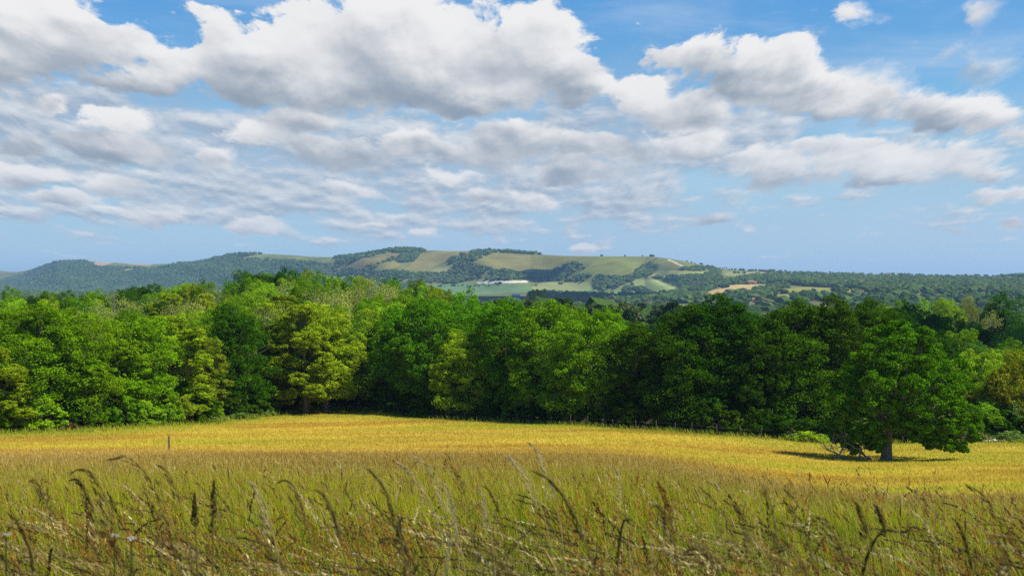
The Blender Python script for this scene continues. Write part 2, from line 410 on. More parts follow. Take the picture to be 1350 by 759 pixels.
# --- far land: one sheet round the camera out to the horizon
def build_far():
    fine = np.concatenate([np.linspace(-math.pi, -0.9, 30)[:-1], np.linspace(-0.9, -0.42, 40)[:-1], np.linspace(-0.42, 0.42, 1000), np.linspace(0.42, 0.9, 40)[1:], np.linspace(0.9, math.pi, 30)[1:]])
    rr = np.concatenate([np.geomspace(290, 2200, 70)[:-1], np.linspace(2200, 6800, 420)[:-1], np.linspace(6800, 12500, 160)[:-1], np.geomspace(12500, 40000, 20)])
    A, Rr = np.meshgrid(fine, rr)
    X = np.sin(A) * Rr; Y = np.cos(A) * Rr
    Z = ground(X, Y)
    Z = np.where(Rr < 480, Z - 0.6, Z)
    n, m = A.shape
    idx = np.arange(n * m).reshape(n, m)
    faces = np.stack([idx[:-1, :-1], idx[:-1, 1:], idx[1:, 1:], idx[1:, :-1]], -1).reshape(-1, 4)
    X, Y, Z = X.ravel(), Y.ravel(), Z.ravel()
    col = vc((.125, .125, .05), len(X))
    n1 = vnoise(X, Y, 420, 3, 3)[:, None]
    col = col * (1 + 0.25 * n1)
    hill = sstep(Y, 4000, 5200)[:, None]
    col = col * (1 - hill) + hill * np.array([.135, .148, .042]) * (1 + 0.25 * n1)
    px, py = project(X, np.maximum(Y, 1), Z)
    front = Y > 1500
    jx = px + vnoise(X, Y, 120, 2, 4) * 1.2; jy = py + vnoise(X, Y, 90, 2, 5) * 0.4
    for poly, c in FIELDS:
        k = inpoly(jx, jy, poly) & front
        c = np.array(c)
        if c[0] > c[1] and c[0] < .32: c = c * np.array([.72, .82, .52])
        col[k] = c * (1 + 0.08 * vnoise(X[k], Y[k], 160, 2, 6)[:, None])
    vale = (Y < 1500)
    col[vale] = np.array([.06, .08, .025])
    m_, nt, out = new_mat('downland'); N = NT(nt)
    b = N.n('ShaderNodeBsdfDiffuse')
    geo = N.n('ShaderNodeNewGeometry').outputs['Position']
    nz = N.noise(N.v('MULTIPLY', geo, (.02, .02, .02)), 1.0, 6.0, 0.6).outputs[0]
    N.link(N.mix(1.0, N.attr('col').outputs['Color'], N.mix(nz, (.65, .65, .65), (1.35, 1.35, 1.35)), 'MULTIPLY'), b.inputs['Color'])
    N.link(b.outputs[0], out.inputs['Surface'])
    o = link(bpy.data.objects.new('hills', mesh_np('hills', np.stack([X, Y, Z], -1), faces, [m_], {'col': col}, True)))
    tag(o, kind='structure')
build_far()

# --- the meadow and the floor of the wood
def build_near():
    xs = np.concatenate([np.linspace(-420, -130, 60)[:-1], np.linspace(-130, 130, 300)[:-1], np.linspace(130, 420, 60)])
    ys = np.concatenate([np.linspace(-420, -20, 40)[:-1], np.linspace(-20, 60, 160)[:-1], np.linspace(60, 260, 200)[:-1], np.linspace(260, 520, 40)])
    X, Y = np.meshgrid(xs, ys)
    Z = ground(X, Y)
    n, m = X.shape
    idx = np.arange(n * m).reshape(n, m)
    faces = np.stack([idx[:-1, :-1], idx[:-1, 1:], idx[1:, 1:], idx[1:, :-1]], -1).reshape(-1, 4)
    X, Y, Z = X.ravel(), Y.ravel(), Z.ravel()
    E = edge(675 + X / np.maximum(Y, 20) * F)
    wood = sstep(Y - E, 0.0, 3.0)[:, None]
    n1 = vnoise(X, Y, 30, 3, 2)[:, None]
    gold = np.array([.44, .315, .042]) * (1 + 0.22 * n1)
    green = np.array([.10, .11, .018])
    k = sstep(Y, 30, 85)[:, None]
    col = green * (1 - k) + gold * k
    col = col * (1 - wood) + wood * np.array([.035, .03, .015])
    m_, nt, out = new_mat('meadow soil and thatch'); N = NT(nt)
    b = N.n('ShaderNodeBsdfDiffuse')
    geo = N.n('ShaderNodeNewGeometry').outputs['Position']
    nz = N.noise(geo, 2.2, 6.0, 0.65).outputs[0]
    N.link(N.mix(1.0, N.attr('col').outputs['Color'], N.mix(nz, (.55, .55, .55), (1.4, 1.4, 1.4)), 'MULTIPLY'), b.inputs['Color'])
    N.link(b.outputs[0], out.inputs['Surface'])
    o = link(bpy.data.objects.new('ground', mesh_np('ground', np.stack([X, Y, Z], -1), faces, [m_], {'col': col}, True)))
    tag(o, kind='structure')
build_near()
# ---------------------------------------------------------------- trees
def leaf_mat(name, col, trans=0.35, gloss=0.02, var=0.22, hue=0.02):
    m, nt, out = new_mat(name); N = NT(nt)
    a = N.attr('tint').outputs['Fac']
    oi = N.n('ShaderNodeObjectInfo').outputs['Random']
    hs = N.n('ShaderNodeHueSaturation')
    hs.inputs['Color'].default_value = (*col, 1)
    N.put(hs.inputs['Hue'], N.m('MULTIPLY_ADD', oi, hue * 2, 0.5 - hue))
    N.put(hs.inputs['Value'], N.m('MULTIPLY', a, N.m('MULTIPLY_ADD', N.m('FRACT', N.m('MULTIPLY', oi, 7.31)), var * 2, 1 - var)))
    c = hs.outputs[0]
    d = N.n('ShaderNodeBsdfDiffuse'); N.link(c, d.inputs['Color'])
    t = N.n('ShaderNodeBsdfTranslucent')
    N.link(N.mix(1.0, c, (1.15, 1.25, 0.6), 'MULTIPLY'), t.inputs['Color'])
    mx = N.n('ShaderNodeMixShader'); mx.inputs[0].default_value = trans
    N.link(d.outputs[0], mx.inputs[1]); N.link(t.outputs[0], mx.inputs[2])
    N.link(mx.outputs[0], out.inputs['Surface'])
    return m

def bark_mat(name, c1, c2, scale=6.0):
    m, nt, out = new_mat(name); N = NT(nt)
    tc = N.n('ShaderNodeTexCoord').outputs['Object']
    nz = N.noise(N.v('MULTIPLY', tc, (1, 1, .22)), scale, 6.0, 0.65)
    b = N.n('ShaderNodeBsdfPrincipled'); b.inputs['Roughness'].default_value = 0.9
    N.link(N.mix(nz.outputs[0], c1, c2), b.inputs['Base Color'])
    bp = N.n('ShaderNodeBump'); bp.inputs['Strength'].default_value = 0.8; bp.inputs['Distance'].default_value = 0.06
    N.link(nz.outputs[0], bp.inputs['Height']); N.link(bp.outputs[0], b.inputs['Normal'])
    N.link(b.outputs[0], out.inputs['Surface'])
    return m

LM = {
 'oak':   leaf_mat('oak leaves', (.140, .268, .004), .28),
 'dark':  leaf_mat('dark and shade painted oak leaves', (.048, .122, .002), .24),  # also lowered in tone to paint cloud shade on the centre-right trees
 'mid':   leaf_mat('fresh green leaves', (.245, .385, .012), .30),
 'ash':   leaf_mat('yellow green leaves', (.270, .360, .010), .30),
 'pale':  leaf_mat('pale willow leaves', (.31, .35, .07), .28),
 'olive': leaf_mat('olive brown leaves', (.19, .215, .010), .27),
 'cool':  leaf_mat('blue green leaves', (.090, .235, .020), .26),
 'bramble': leaf_mat('bramble leaves', (.190, .270, .045), .28),
 'lone':  leaf_mat('lone oak leaves', (.088, .178, .003), .24),
 'rust':  leaf_mat('rusty bracken', (.12, .07, .025), .25),
}
BM = {'bark': bark_mat('grey brown bark', (.06, .045, .03), (.17, .14, .11)), 'oakbark': bark_mat('weathered oak bark', (.10, .09, .075), (.27, .245, .205), 4.0),
      'dead': bark_mat('bleached dead wood', (.14, .12, .095), (.33, .30, .25)), 'birch': bark_mat('pale birch bark', (.25, .23, .19), (.55, .52, .46)),
      'post': bark_mat('weathered fence wood', (.035, .028, .02), (.12, .10, .075), 12.0)}

def unit(v):
    return v / np.maximum(np.linalg.norm(v, axis=-1, keepdims=True), 1e-9)

def tube(path, radii, sides=6):
    path = np.asarray(path, float); n = len(path)
    tang = np.gradient(path, axis=0); tang = unit(tang)
    ref = np.array([0.3, 0.9, 0.2])
    a = unit(np.cross(tang, ref)); b = np.cross(tang, a)
    ang = np.linspace(0, 2*math.pi, sides, endpoint=False)
    ring = a[:, None] * np.cos(ang)[None, :, None] + b[:, None] * np.sin(ang)[None, :, None]
    v = path[:, None] + ring * np.asarray(radii)[:, None, None]
    idx = np.arange(n * sides).reshape(n, sides)
    nx = np.roll(idx, -1, 1)
    f = np.stack([idx[:-1], nx[:-1], nx[1:], idx[1:]], -1).reshape(-1, 4)
    return v.reshape(-1, 3), f

class Geo:
    def __init__(self): self.v = []; self.f = []; self.n = 0
    def add(self, v, f):
        self.v.append(v); self.f.append(f + self.n); self.n += len(v)
    def out(self): return np.concatenate(self.v), np.concatenate(self.f)

def leaves_from_clumps(g, cen, rad, per, size, flat=0.75, up=0.35, droop=0.0, tintvar=0.25):
    """leaf sprays: diamonds on the shells of many small clumps. cen (n,3), rad (n,)"""
    n = len(cen)
    k = np.repeat(np.arange(n), per)
    d = unit(g.normal(size=(len(k), 3)) + np.array([0, 0, up]))
    r = rad[k] * g.uniform(0.45, 1.0, len(k)) ** 0.6
    p = cen[k] + d * r[:, None] * np.array([1, 1, flat])
    if droop: p[:, 2] -= droop * g.uniform(0, 1, len(k)) ** 2
    nrm = unit(d * 0.8 + g.normal(size=(len(k), 3)) * 0.55 + np.array([0, 0, 0.25]))
    t1 = unit(np.cross(nrm, g.normal(size=(len(k), 3))))
    t2 = np.cross(nrm, t1)
    s = size * g.uniform(0.6, 1.35, len(k))[:, None]
    bend = nrm * s * 0.18
    v = np.stack([p - t1 * s * .62, p + t2 * s * .36 + bend, p + t1 * s * .62, p - t2 * s * .36 + bend * .3], 1).reshape(-1, 3)
    f = np.arange(len(k) * 4).reshape(-1, 4)
    tint = (g.uniform(1 - tintvar, 1 + tintvar, n)[k] * g.uniform(.82, 1.18, len(k)))
    return v, f, np.repeat(tint, 4)

def lobes_random(g, h, w, base, n, shape='dome'):
    """main lobes (centre, radius) of a crown standing from base to h"""
    out = []
    H = h - base
    tries = 0
    while len(out) < n and tries < 4000:
        tries += 1
        t = g.uniform(0.06, 0.98)
        if shape == 'dome': prof = math.sin(math.pi * min(1, t * .72 + .20)) ** .5
        elif shape == 'tall': prof = math.sin(math.pi * min(1, t * .76 + .16)) ** .6
        elif shape == 'skirt': prof = (1 - t ** 3.6) ** .55
        else: prof = math.sin(math.pi * (t * .9 + .08)) ** .6
        rl = w * g.choice([g.uniform(.10, .14), g.uniform(.15, .20), g.uniform(.19, .25)])
        if t > .72: rl = max(rl, w * .16)
        a = g.uniform(0, 2*math.pi)
        rr = max(0, (w/2) * prof - rl * .75) * g.uniform(.55, 1.0) ** .5 * (1 + .18 * math.sin(3 * a + n) )
        c = np.array([math.cos(a) * rr, math.sin(a) * rr, base + rl * .6 + t * (H - rl * 1.5)])
        if all(np.linalg.norm(c - q[0]) > .60 * (rl + q[1]) for q in out):
            out.append((c, rl))
    return out

def crown_geo(g, lobes, sub=24, per=46, leaf=.36, clump=.42, flat=.75, up=.35, droop=0.0, core=True, tintvar=.25):
    cen, rad = [], []
    for c, r in lobes:
        d = unit(g.normal(size=(sub, 3)) + np.array([0, 0, .22]))
        q = c + d * r * g.uniform(.62, 1.02, (sub, 1)) * np.array([1, 1, .85])
        cen.append(q); rad.append(np.full(sub, r * clump) * g.uniform(.65, 1.3, sub))
        if core:
            kc = max(2, sub // 8)
            cen.append(c + g.normal(size=(kc, 3)) * r * .3); rad.append(np.full(kc, r * .6))
    return leaves_from_clumps(g, np.concatenate(cen), np.concatenate(rad), per, leaf, flat, up, droop, tintvar)

def limbs_geo(g, lobes, h, r0, fork, sides=7, lean=0.0, sub=True, flare=1.5, minr=.05):
    G = Geo()
    top = np.array([lean * h, g.uniform(-.03, .03) * h, h * .80])
    ts = np.linspace(0, 1, 9)
    path = np.stack([top * t + np.array([math.sin(t*4.2+h)*.14, math.cos(t*3.7)*.14, 0]) * (t > .01) for t in ts])
    path[0, 2] = -0.4
    rad = r0 * (1 - .80 * ts ** .8); rad[0] *= flare; rad[1] *= 1.04
    v, f = tube(path, rad, sides + 3); G.add(v, f)
    for c, r in lobes:
        t0 = min(.93, max(fork, (c[2] / h) * .62 + g.uniform(-.08, .05)))
        i = t0 * 8; i0 = int(i); s = path[i0] + (path[min(8, i0+1)] - path[i0]) * (i - i0)
        L = np.linalg.norm(c - s)
        midp = s + (c - s) * .5 + np.array([g.normal()*.06*L, g.normal()*.06*L, -.06 * L + abs(g.normal()) * .09 * L])
        tt = np.linspace(0, 1, 7)[:, None]
        cur = (1-tt)**2 * s + 2*tt*(1-tt) * midp + tt**2 * (c + np.array([0, 0, .2*r]))
        rb = max(minr, r0 * .42 * (1 - t0 * .55))
        v, f = tube(cur, np.linspace(rb, .035, 7), sides); G.add(v, f)
        if sub:
            for _ in range(3):
                e = c + unit(g.normal(size=3)) * r * .85
                q0 = cur[4]
                m2 = (q0 + e) / 2 + g.normal(size=3) * .1 * r
                cur2 = (1-tt)**2 * q0 + 2*tt*(1-tt) * m2 + tt**2 * e
                v, f = tube(cur2, np.linspace(.06, .018, 7), 4); G.add(v, f)
    return G.out()

PROTO = {}
def make_proto(kind, seed, h, w, base, nl, shape, leaf=.22, sub=25, per=84, r0=.34, fork=.3, clump=.35, flat=.62, up=.40, droop=0., bark='bark', mat='oak', lobes=None, tintvar=.25, core=True, leafless=False):
    g = np.random.default_rng(seed)
    lobes = lobes or lobes_random(g, h, w, base, nl, shape)
    cv, cf, ct = crown_geo(g, lobes, sub, per, leaf, clump, flat, up, droop, core, tintvar)
    tv, tf = limbs_geo(g, lobes, h, r0, fork)
    PROTO[kind] = dict(crown=mesh_np(kind + '_crown', cv, cf, [LM[mat]], {'tint': ct}), trunk=mesh_np(kind + '_trunk', tv, tf, [BM[bark]], smooth=True), h=h, w=w, mat=mat, bark=bark)

make_proto('oak_a', 11, 17, 14.0, 1.6, 26, 'dome', r0=.45)
make_proto('oak_b', 12, 18, 13.0, 1.2, 26, 'dome', r0=.45)
make_proto('oak_c', 13, 16, 15.0, 0.8, 30, 'skirt', r0=.42)
make_proto('oak_d', 14, 19, 13.5, 0.6, 30, 'skirt', r0=.42)
make_proto('tall_a', 15, 20, 10.5, 2.5, 22, 'tall', r0=.32, leaf=.22)
make_proto('tall_b', 16, 18, 9.5, 1.0, 22, 'skirt', r0=.30, leaf=.22)
make_proto('willow', 17, 16, 10, 1.0, 22, 'tall', r0=.28, leaf=.20, sub=26, per=66, clump=.5, flat=1.15, up=-.1, droop=.9, mat='pale', core=False, bark='birch')
make_proto('thin', 18, 15, 8.5, 2.0, 16, 'tall', r0=.22, leaf=.18, sub=14, per=22, clump=.5, mat='pale', core=False, bark='dead')
make_proto('shrub_a', 19, 5.5, 6.5, 0.0, 14, 'skirt', r0=.10, leaf=.19, sub=18, per=80, fork=.1)
make_proto('shrub_b', 20, 4.0, 6.0, 0.0, 12, 'skirt', r0=.08, leaf=.18, sub=18, per=70, fork=.1, mat='mid')
make_proto('bramble', 21, 1.7, 4.5, -0.1, 12, 'skirt', r0=.04, leaf=.16, sub=14, per=36, fork=.1, mat='bramble')

def swap_mat(o, m):
    o.material_slots[0].link = 'OBJECT'; o.material_slots[0].material = m

def plant(proto, name, loc, h=None, w=None, mat=None, label=None, cat='tree', group=None, rz=None, crown='crown'):
    P = PROTO[proto]
    root = empty(name, loc, random.uniform(0, 6.28) if rz is None else rz)
    sz = (h or P['h']) / P['h']; sx = (w / P['w']) if w else sz
    root.scale = (sx, sx * random.uniform(.95, 1.05), sz)
    t = link(bpy.data.objects.new('trunk', P['trunk']), root)
    c = link(bpy.data.objects.new(crown, P['crown']), root)
    if mat and mat != P['mat']: swap_mat(c, LM[mat])
    tag(root, label, cat, group)
    return root

# --- the front row along the meadow, each described; column, metres behind the edge, top row, width, kind, leaves, label
FRONT = [
 (-60, 4, 420, 13, 'oak_c', 'oak', None),
 (-8, 1, 455, 9, 'tall_b', 'mid', 'bright green rounded tree at the left end of the wood edge, half out of view'),
 (48, 4, 398, 15, 'oak_d', 'oak', 'broad dark green oak with bare grey limbs, second tree of the left wood edge'),
 (118, 4, 408, 13, 'oak_a', 'oak', 'dark oak with a low bright leafy bough hanging over the meadow corner'),
 (176, 5, 412, 12, 'oak_b', 'oak', 'dark green oak with a straight trunk visible in the shade at the meadow edge'),
 (222, 5, 413, 11, 'tall_b', 'mid', 'sunlit yellow green tree bulging from the wood just above the lone fence post'),
 (268, 5, 440, 7.5, 'tall_b', 'olive', 'small olive tinted tree squeezed between the sunlit tree and the dark oak'),
 (303, 6, 402, 12.5, 'oak_d', 'dark', 'tall dark oak beside the pale grey tree in the left wood'),
 (348, 4, 468, 8.5, 'tall_b', 'ash', 'light green leafy tree at the foot of the pale grey tree'),
 (393, 4, 448, 10, 'oak_c', 'cool', 'rounded deep green tree standing in the corner of the meadow'),
 (440, 8, 470, 8, 'tall_b', 'olive', 'olive green tree in the deep shade of the meadow corner'),
 (470, 7, 440, 8, 'willow', 'pale', 'pale drooping willow beside the dark gap at the meadow corner'),
 (520, 5, 405, 12, 'oak_d', 'oak', 'dark oak right of the pale willow with its crown down to the grass'),
 (572, 5, 384, 15, 'oak_c', 'oak', 'broad oak whose crown makes the left shoulder of the central clump of trees'),
 (618, 3, 428, 12, 'oak_c', 'mid', 'bright yellow green tree in front of the central clump of dark oaks'),
 (668, 5, 392, 13, 'oak_d', 'oak', 'tall oak behind and right of the bright tree in the central clump'),
 (722, 5, 395, 13, 'oak_d', 'oak', 'dark oak in the middle of the wood edge, under the poplars far behind'),
 (782, 4, 397, 13, 'oak_c', 'oak', 'round topped oak at the right end of the central clump of trees'),
 (838, 5, 425, 10, 'oak_d', 'dark', 'low dark tree filling the dip in the tree tops beside the highest dark oak'),
 (866, 9, 436, 7, 'tall_b', 'mid', 'light green tree peeping out of the dip left of the highest dark oak'),
 (908, 4, 400, 12, 'oak_d', 'dark', 'very dark oak at the left side of the double dark crown'),
 (950, 6, 386, 14, 'oak_d', 'dark', 'highest very dark oak with a domed top against the yellow hill field'),
 (1003, 5, 412, 11, 'oak_c', 'dark', 'very dark tree filling the dip between the two dark domes'),
 (1050, 6, 393, 13, 'oak_d', 'dark', 'very dark oak left of the dome behind the lone oak'),
 (1100, 7, 388, 13, 'oak_d', 'dark', 'very dark oak with a flat dome rising behind the lone oak'),
 (1150, 8, 392, 12, 'oak_d', 'dark', 'very dark oak directly behind the crown of the lone oak'),
 (1205, 9, 470, 9, 'oak_c', 'dark', 'dark low tree mostly hidden behind the lone oak'),
 (1256, 6, 490, 8, 'tall_b', 'olive', 'reddish olive tree just showing past the right side of the lone oak'),
 (1292, 7, 455, 10, 'oak_c', 'mid', 'bright fresh green tree with a pointed top right of the lone oak'),
 (1326, 4, 482, 8, 'shrub_a', 'olive', 'brownish olive bush in front of the green trees by the right edge'),
 (1300, 2, 530, 7, 'shrub_a', 'mid', 'bright green rounded bush behind the heap of pale logs'),
 (1355, 3, 520, 9, 'shrub_a', 'bramble', 'pale green bush at the right end of the meadow edge'),
 (1352, 12, 455, 11, 'oak_c', 'ash', 'yellow green tree at the right end above the bushes'),
 (1500, 4, 440, 14, 'oak_d', 'oak', None), (-130, 3, 420, 14, 'oak_d', 'oak', None),
]
for (px, beh, ytop, wd, kind, mt, lab) in FRONT:
    Y = float(edge(px)) + beh + wd * .28
    p = at(px, Y)
    ztop = (379.5 - ytop + 6) / F * Y
    shr = kind.startswith('shrub')
    nm = {'willow': 'willow_tree', 'tall_b': 'ash_tree', 'tall_a': 'ash_tree'}.get(kind, 'shrub' if shr else 'oak_tree')
    plant(kind, nm, p, max(2.5, ztop - p.z), wd, mt, lab or 'green tree of the wood edge beyond the side of the view', 'shrub' if shr else 'tree', 'trees and bushes along the edge of the meadow')

# --- second and third rows: crown tops seen over the front row. column, distance, top row, width, kind, leaves
BACK = []
def back(px, Y, yt, w, kind, mt): BACK.append((px, Y, yt, w, kind, mt))
# the left wood, row by row
for row, (Y0, dy, x0, x1, step) in enumerate([(178, 5, -60, 430, 44), (205, 8, -90, 500, 43), (238, 9, -90, 520, 40), (275, 10, -110, 570, 38), (315, 12, -120, 600, 36), (360, 14, -120, 600, 34)]):
    x = x0
    while x < x1:
        jx = x + random.uniform(-12, 12)
        Y = Y0 + random.uniform(-dy, dy)
        if row == 0: Y = max(Y, float(edge(jx)) + 14)
        top = np.interp(jx, [-120, 0, 130, 175, 250, 330, 420, 500, 600], [386, 384, 382, 376, 372, 360, 360, 368, 372])
        top2 = np.interp(row, [0, 1, 2, 3, 4, 5], [48, 34, 22, 12, 3, 0]) + random.uniform(-3, 8)
        q = random.random()
        if row in (1, 2, 3) and 130 < jx < 300 and q < .55: kk, mt = random.choice([('thin', 'pale'), ('willow', 'pale'), ('tall_b', 'ash')])
        elif row <= 3 and 320 < jx < 520 and q < .6: kk, mt = random.choice([('willow', 'pale'), ('tall_b', 'ash'), ('oak_b', 'ash'), ('thin', 'pale')])
        else: kk, mt = random.choice([('oak_a', 'oak'), ('oak_b', 'oak'), ('oak_b', 'mid'), ('oak_a', 'mid'), ('oak_b', 'ash'), ('oak_b', 'oak'), ('oak_a', 'mid'), ('oak_b', 'oak')])
        if row >= 4 and q < .45: mt = random.choice(['dark', 'oak'])
        back(jx, Y, top + top2, random.uniform(8.5, 12.5), kk, mt)
        x += step * random.uniform(.8, 1.2)
back(360, 205, 408, 9.5, 'thin', 'pale'); back(345, 215, 415, 8, 'thin', 'pale')
back(385, 345, 357, 13, 'oak_a', 'dark'); back(330, 350, 356, 13, 'oak_b', 'dark'); back(405, 325, 371, 14, 'oak_a', 'mid'); back(495, 300, 372, 12, 'thin', 'pale')
# behind the centre and the right
for (Y0, x0, x1, step, rise) in [(205, 470, 1190, 44, 8), (235, 540, 1200, 48, 18), (270, 560, 1230, 50, 26)]:
    x = x0
    while x < x1:
        jx = x + random.uniform(-10, 10)
        top = np.interp(jx, [470, 560, 600, 650, 720, 790, 830, 870, 890, 950, 1000, 1060, 1110, 1170, 1200, 1230], [385, 374, 374, 384, 390, 395, 424, 424, 402, 388, 404, 391, 389, 391, 415, 425])
        dk = jx > 840  # from here on darker leaves paint in the cloud shade
        mt = random.choice(['dark', 'dark', 'oak']) if dk else random.choice(['oak', 'oak', 'mid', 'oak', 'ash'])
        back(jx, max(Y0, float(edge(jx)) + 16) + random.uniform(-6, 6), top + rise + random.uniform(-3, 8), random.uniform(9.5, 13), random.choice(['oak_a', 'oak_b', 'oak_c']), mt)
        x += step * random.uniform(.85, 1.15)
for (px, Y, yt, w, kk, mt) in [(1225, 215, 440, 11, 'oak_a', 'dark'), (1195, 330, 402, 13, 'oak_a', 'dark'), (1222, 300, 408, 12, 'oak_b', 'dark'), (1250, 290, 418, 12, 'oak_a', 'dark'), (1275, 310, 424, 11, 'oak_b', 'cool'),
        (1300, 300, 430, 12, 'oak_b', 'dark'), (1335, 280, 440, 12, 'oak_a', 'cool'), (1325, 420, 385, 19, 'oak_a', 'dark'), (1275, 470, 392, 9, 'willow', 'pale'), (1283, 440, 400, 9, 'thin', 'olive'), (1250, 450, 393, 15, 'oak_b', 'ash'),
        (1225, 480, 398, 13, 'oak_a', 'mid'), (1305, 380, 415, 9, 'thin', 'pale'), (1350, 330, 425, 12, 'oak_b', 'mid'), (1265, 240, 432, 9, 'oak_b', 'oak'), (1300, 235, 455, 10, 'oak_a', 'cool'), (1345, 240, 450, 10, 'oak_a', 'oak'),
        (1380, 260, 440, 12, 'oak_b', 'oak'), (1400, 400, 392, 16, 'oak_a', 'dark'), (1440, 300, 420, 13, 'oak_a', 'oak'), (1160, 420, 402, 13, 'oak_b', 'mid'), (1185, 520, 398, 14, 'oak_a', 'oak')]:
    back(px, Y, yt, w, kk, mt)
for (px, Y, yt, w, kind, mt) in BACK:
    p = at(px, Y)
    h = (379.5 - yt + 8) / F * Y - p.z
    h = min(max(h, 7.0), 27.0)
    nm = {'willow': 'willow_tree', 'thin': 'birch_tree', 'tall_b': 'ash_tree', 'tall_a': 'ash_tree'}.get(kind, 'oak_tree')
    pale = kind in ('willow', 'thin')
    if pale: lab = 'pale grey green thin tree among the crown tops behind the front row'
    elif mt in ('ash', 'mid'): lab = 'light green tree crown among the tops of the wood behind the front row'
    elif mt == 'dark': lab = 'very dark green tree crown among the tops of the wood behind the front row'
    else: lab = 'deep green tree crown among the tops of the wood behind the front row'
    plant(kind, nm, p, h, w, mt, lab, 'tree', {'p': 'pale trees in the wood', 'l': 'light green trees in the wood', 'v': 'very dark trees in the wood', 'd': 'deep green trees in the wood'}[lab[0]])

# --- the lone oak in the meadow
OAK_Y = 130.0
oak_p = at(1168, OAK_Y)
pxm = OAK_Y / F
def lone_oak():
    g = np.random.default_rng(78)
    L = []
    # lobes of the crown: column, row, depth (m), radius (m)
    for (x, y, dy, r) in [(1188,436,0,1.35),(1160,446,1.2,1.3),(1215,446,-1.0,1.35),(1180,455,-2.0,1.5),(1230,462,.8,1.5),(1140,470,-.8,1.5),(1168,478,-3.2,1.6),(1205,480,-3.3,1.6),(1248,488,-1.6,1.6),(1122,500,.2,1.45),
        (1148,500,-3.4,1.5),(1185,505,-4.4,1.5),(1228,505,-3.9,1.55),(1264,515,.2,1.5),(1112,530,-1.2,1.3),(1140,530,-3.6,1.4),(1212,532,-4.4,1.4),(1250,535,-3.2,1.5),(1277,545,-.4,1.3),(1118,556,-.8,1.15),(1145,560,-2.8,1.1),
        (1232,556,-3.6,1.25),(1262,562,-1.6,1.2),(1284,562,.3,.95),(1108,562,1.2,1.0),(1285,578,.3,.75),(1126,572,-1.8,.95),(1206,560,-3.4,1.0),(1190,460,3,1.7),(1150,490,3.4,1.7),(1230,490,3.2,1.7),(1120,530,3,1.5),
        (1262,535,3.2,1.5),(1190,520,4.4,1.7),(1150,540,4,1.4),(1230,545,4,1.4),(1203,573,-1.8,.8),(1194,510,0,2.2),(1165,480,0,2.0),(1225,480,0,2.0),(1116,582,-1.0,.8),(1122,590,-1.4,.55),(1258,572,-.6,.8),(1172,552,-3.0,1.1),(1196,566,-2.6,.9),(1150,574,-2.4,.75),(1222,574,-2.6,.8),(1160,530,-3.6,1.3),(1140,583,-1.6,.75),(1150,586,-2.4,.6),(1236,582,-2.2,.8),(1216,582,-2.6,.7),(1252,586,-1.0,.7),(1268,588,-.4,.6),(1104,576,.2,.8),(1185,545,-3.4,1.2)]:
        c = np.array([(x - 1168) * pxm, dy, (379.5 - y) * pxm - oak_p.z])
        L.append((c, r * g.uniform(.72, 1.06)))
    cv, cf, ct = crown_geo(g, L, 22, 84, .19, .35, .62, .40)
    root = empty('oak_tree', oak_p)
    tag(root, 'lone dark oak standing in the golden meadow with a thick grey trunk', 'tree')
    tv, tf = limbs_geo(g, L, (606-425) * pxm, .48, .34, 10, .06, True, 1.35, .07)
    link(bpy.data.objects.new('trunk', mesh_np('lone_trunk', tv, tf, [BM['oakbark']], smooth=True)), root)
    link(bpy.data.objects.new('crown', mesh_np('lone_crown', cv, cf, [LM['lone']], {'tint': ct})), root)
    # fallen dead boughs under the crown
    G = Geo(); g = np.random.default_rng(5)
    def branch(p, d, l, r, depth):
        tt = np.linspace(0, 1, 6)
        q = unit(g.normal(size=3)) * .25
        path = np.array([p + d * l * t + q * l * t * t + np.array([0, 0, -.12 * l * math.sin(t * 3)]) * (depth > 0) for t in tt])
        v, f = tube(path, np.linspace(r, r * .45, 6), 5); G.add(v, f)
        if depth < 3:
            for k in range(3):
                i = g.integers(2, 6)
                branch(path[i], unit(d + g.normal(size=3) * .65), l * g.uniform(.45, .75), r * .5, depth + 1)
    for (x, y, dx, dz, l) in [(0, 0, -.55, .85, 2.4), (-.9, -.4, -.2, 1, 2.0), (-1.9, .1, -.75, .65, 2.3), (-3.0, -.5, .3, .95, 1.6), (.6, .4, -.9, .4, 2.6)]:
        branch(np.array([x, y, -.05]), unit(np.array([dx, g.uniform(-.3, .3), dz])), l, .10, 0)
    b = at(1146, OAK_Y - 1.2)
    o = link(bpy.data.objects.new('dead_branch', mesh_np('dead_branch', *G.out(), [BM['dead']], smooth=True)))
    o.location = b
    tag(o, 'bare bleached fallen boughs under the left side of the lone oak', 'dead branch')
lone_oak()

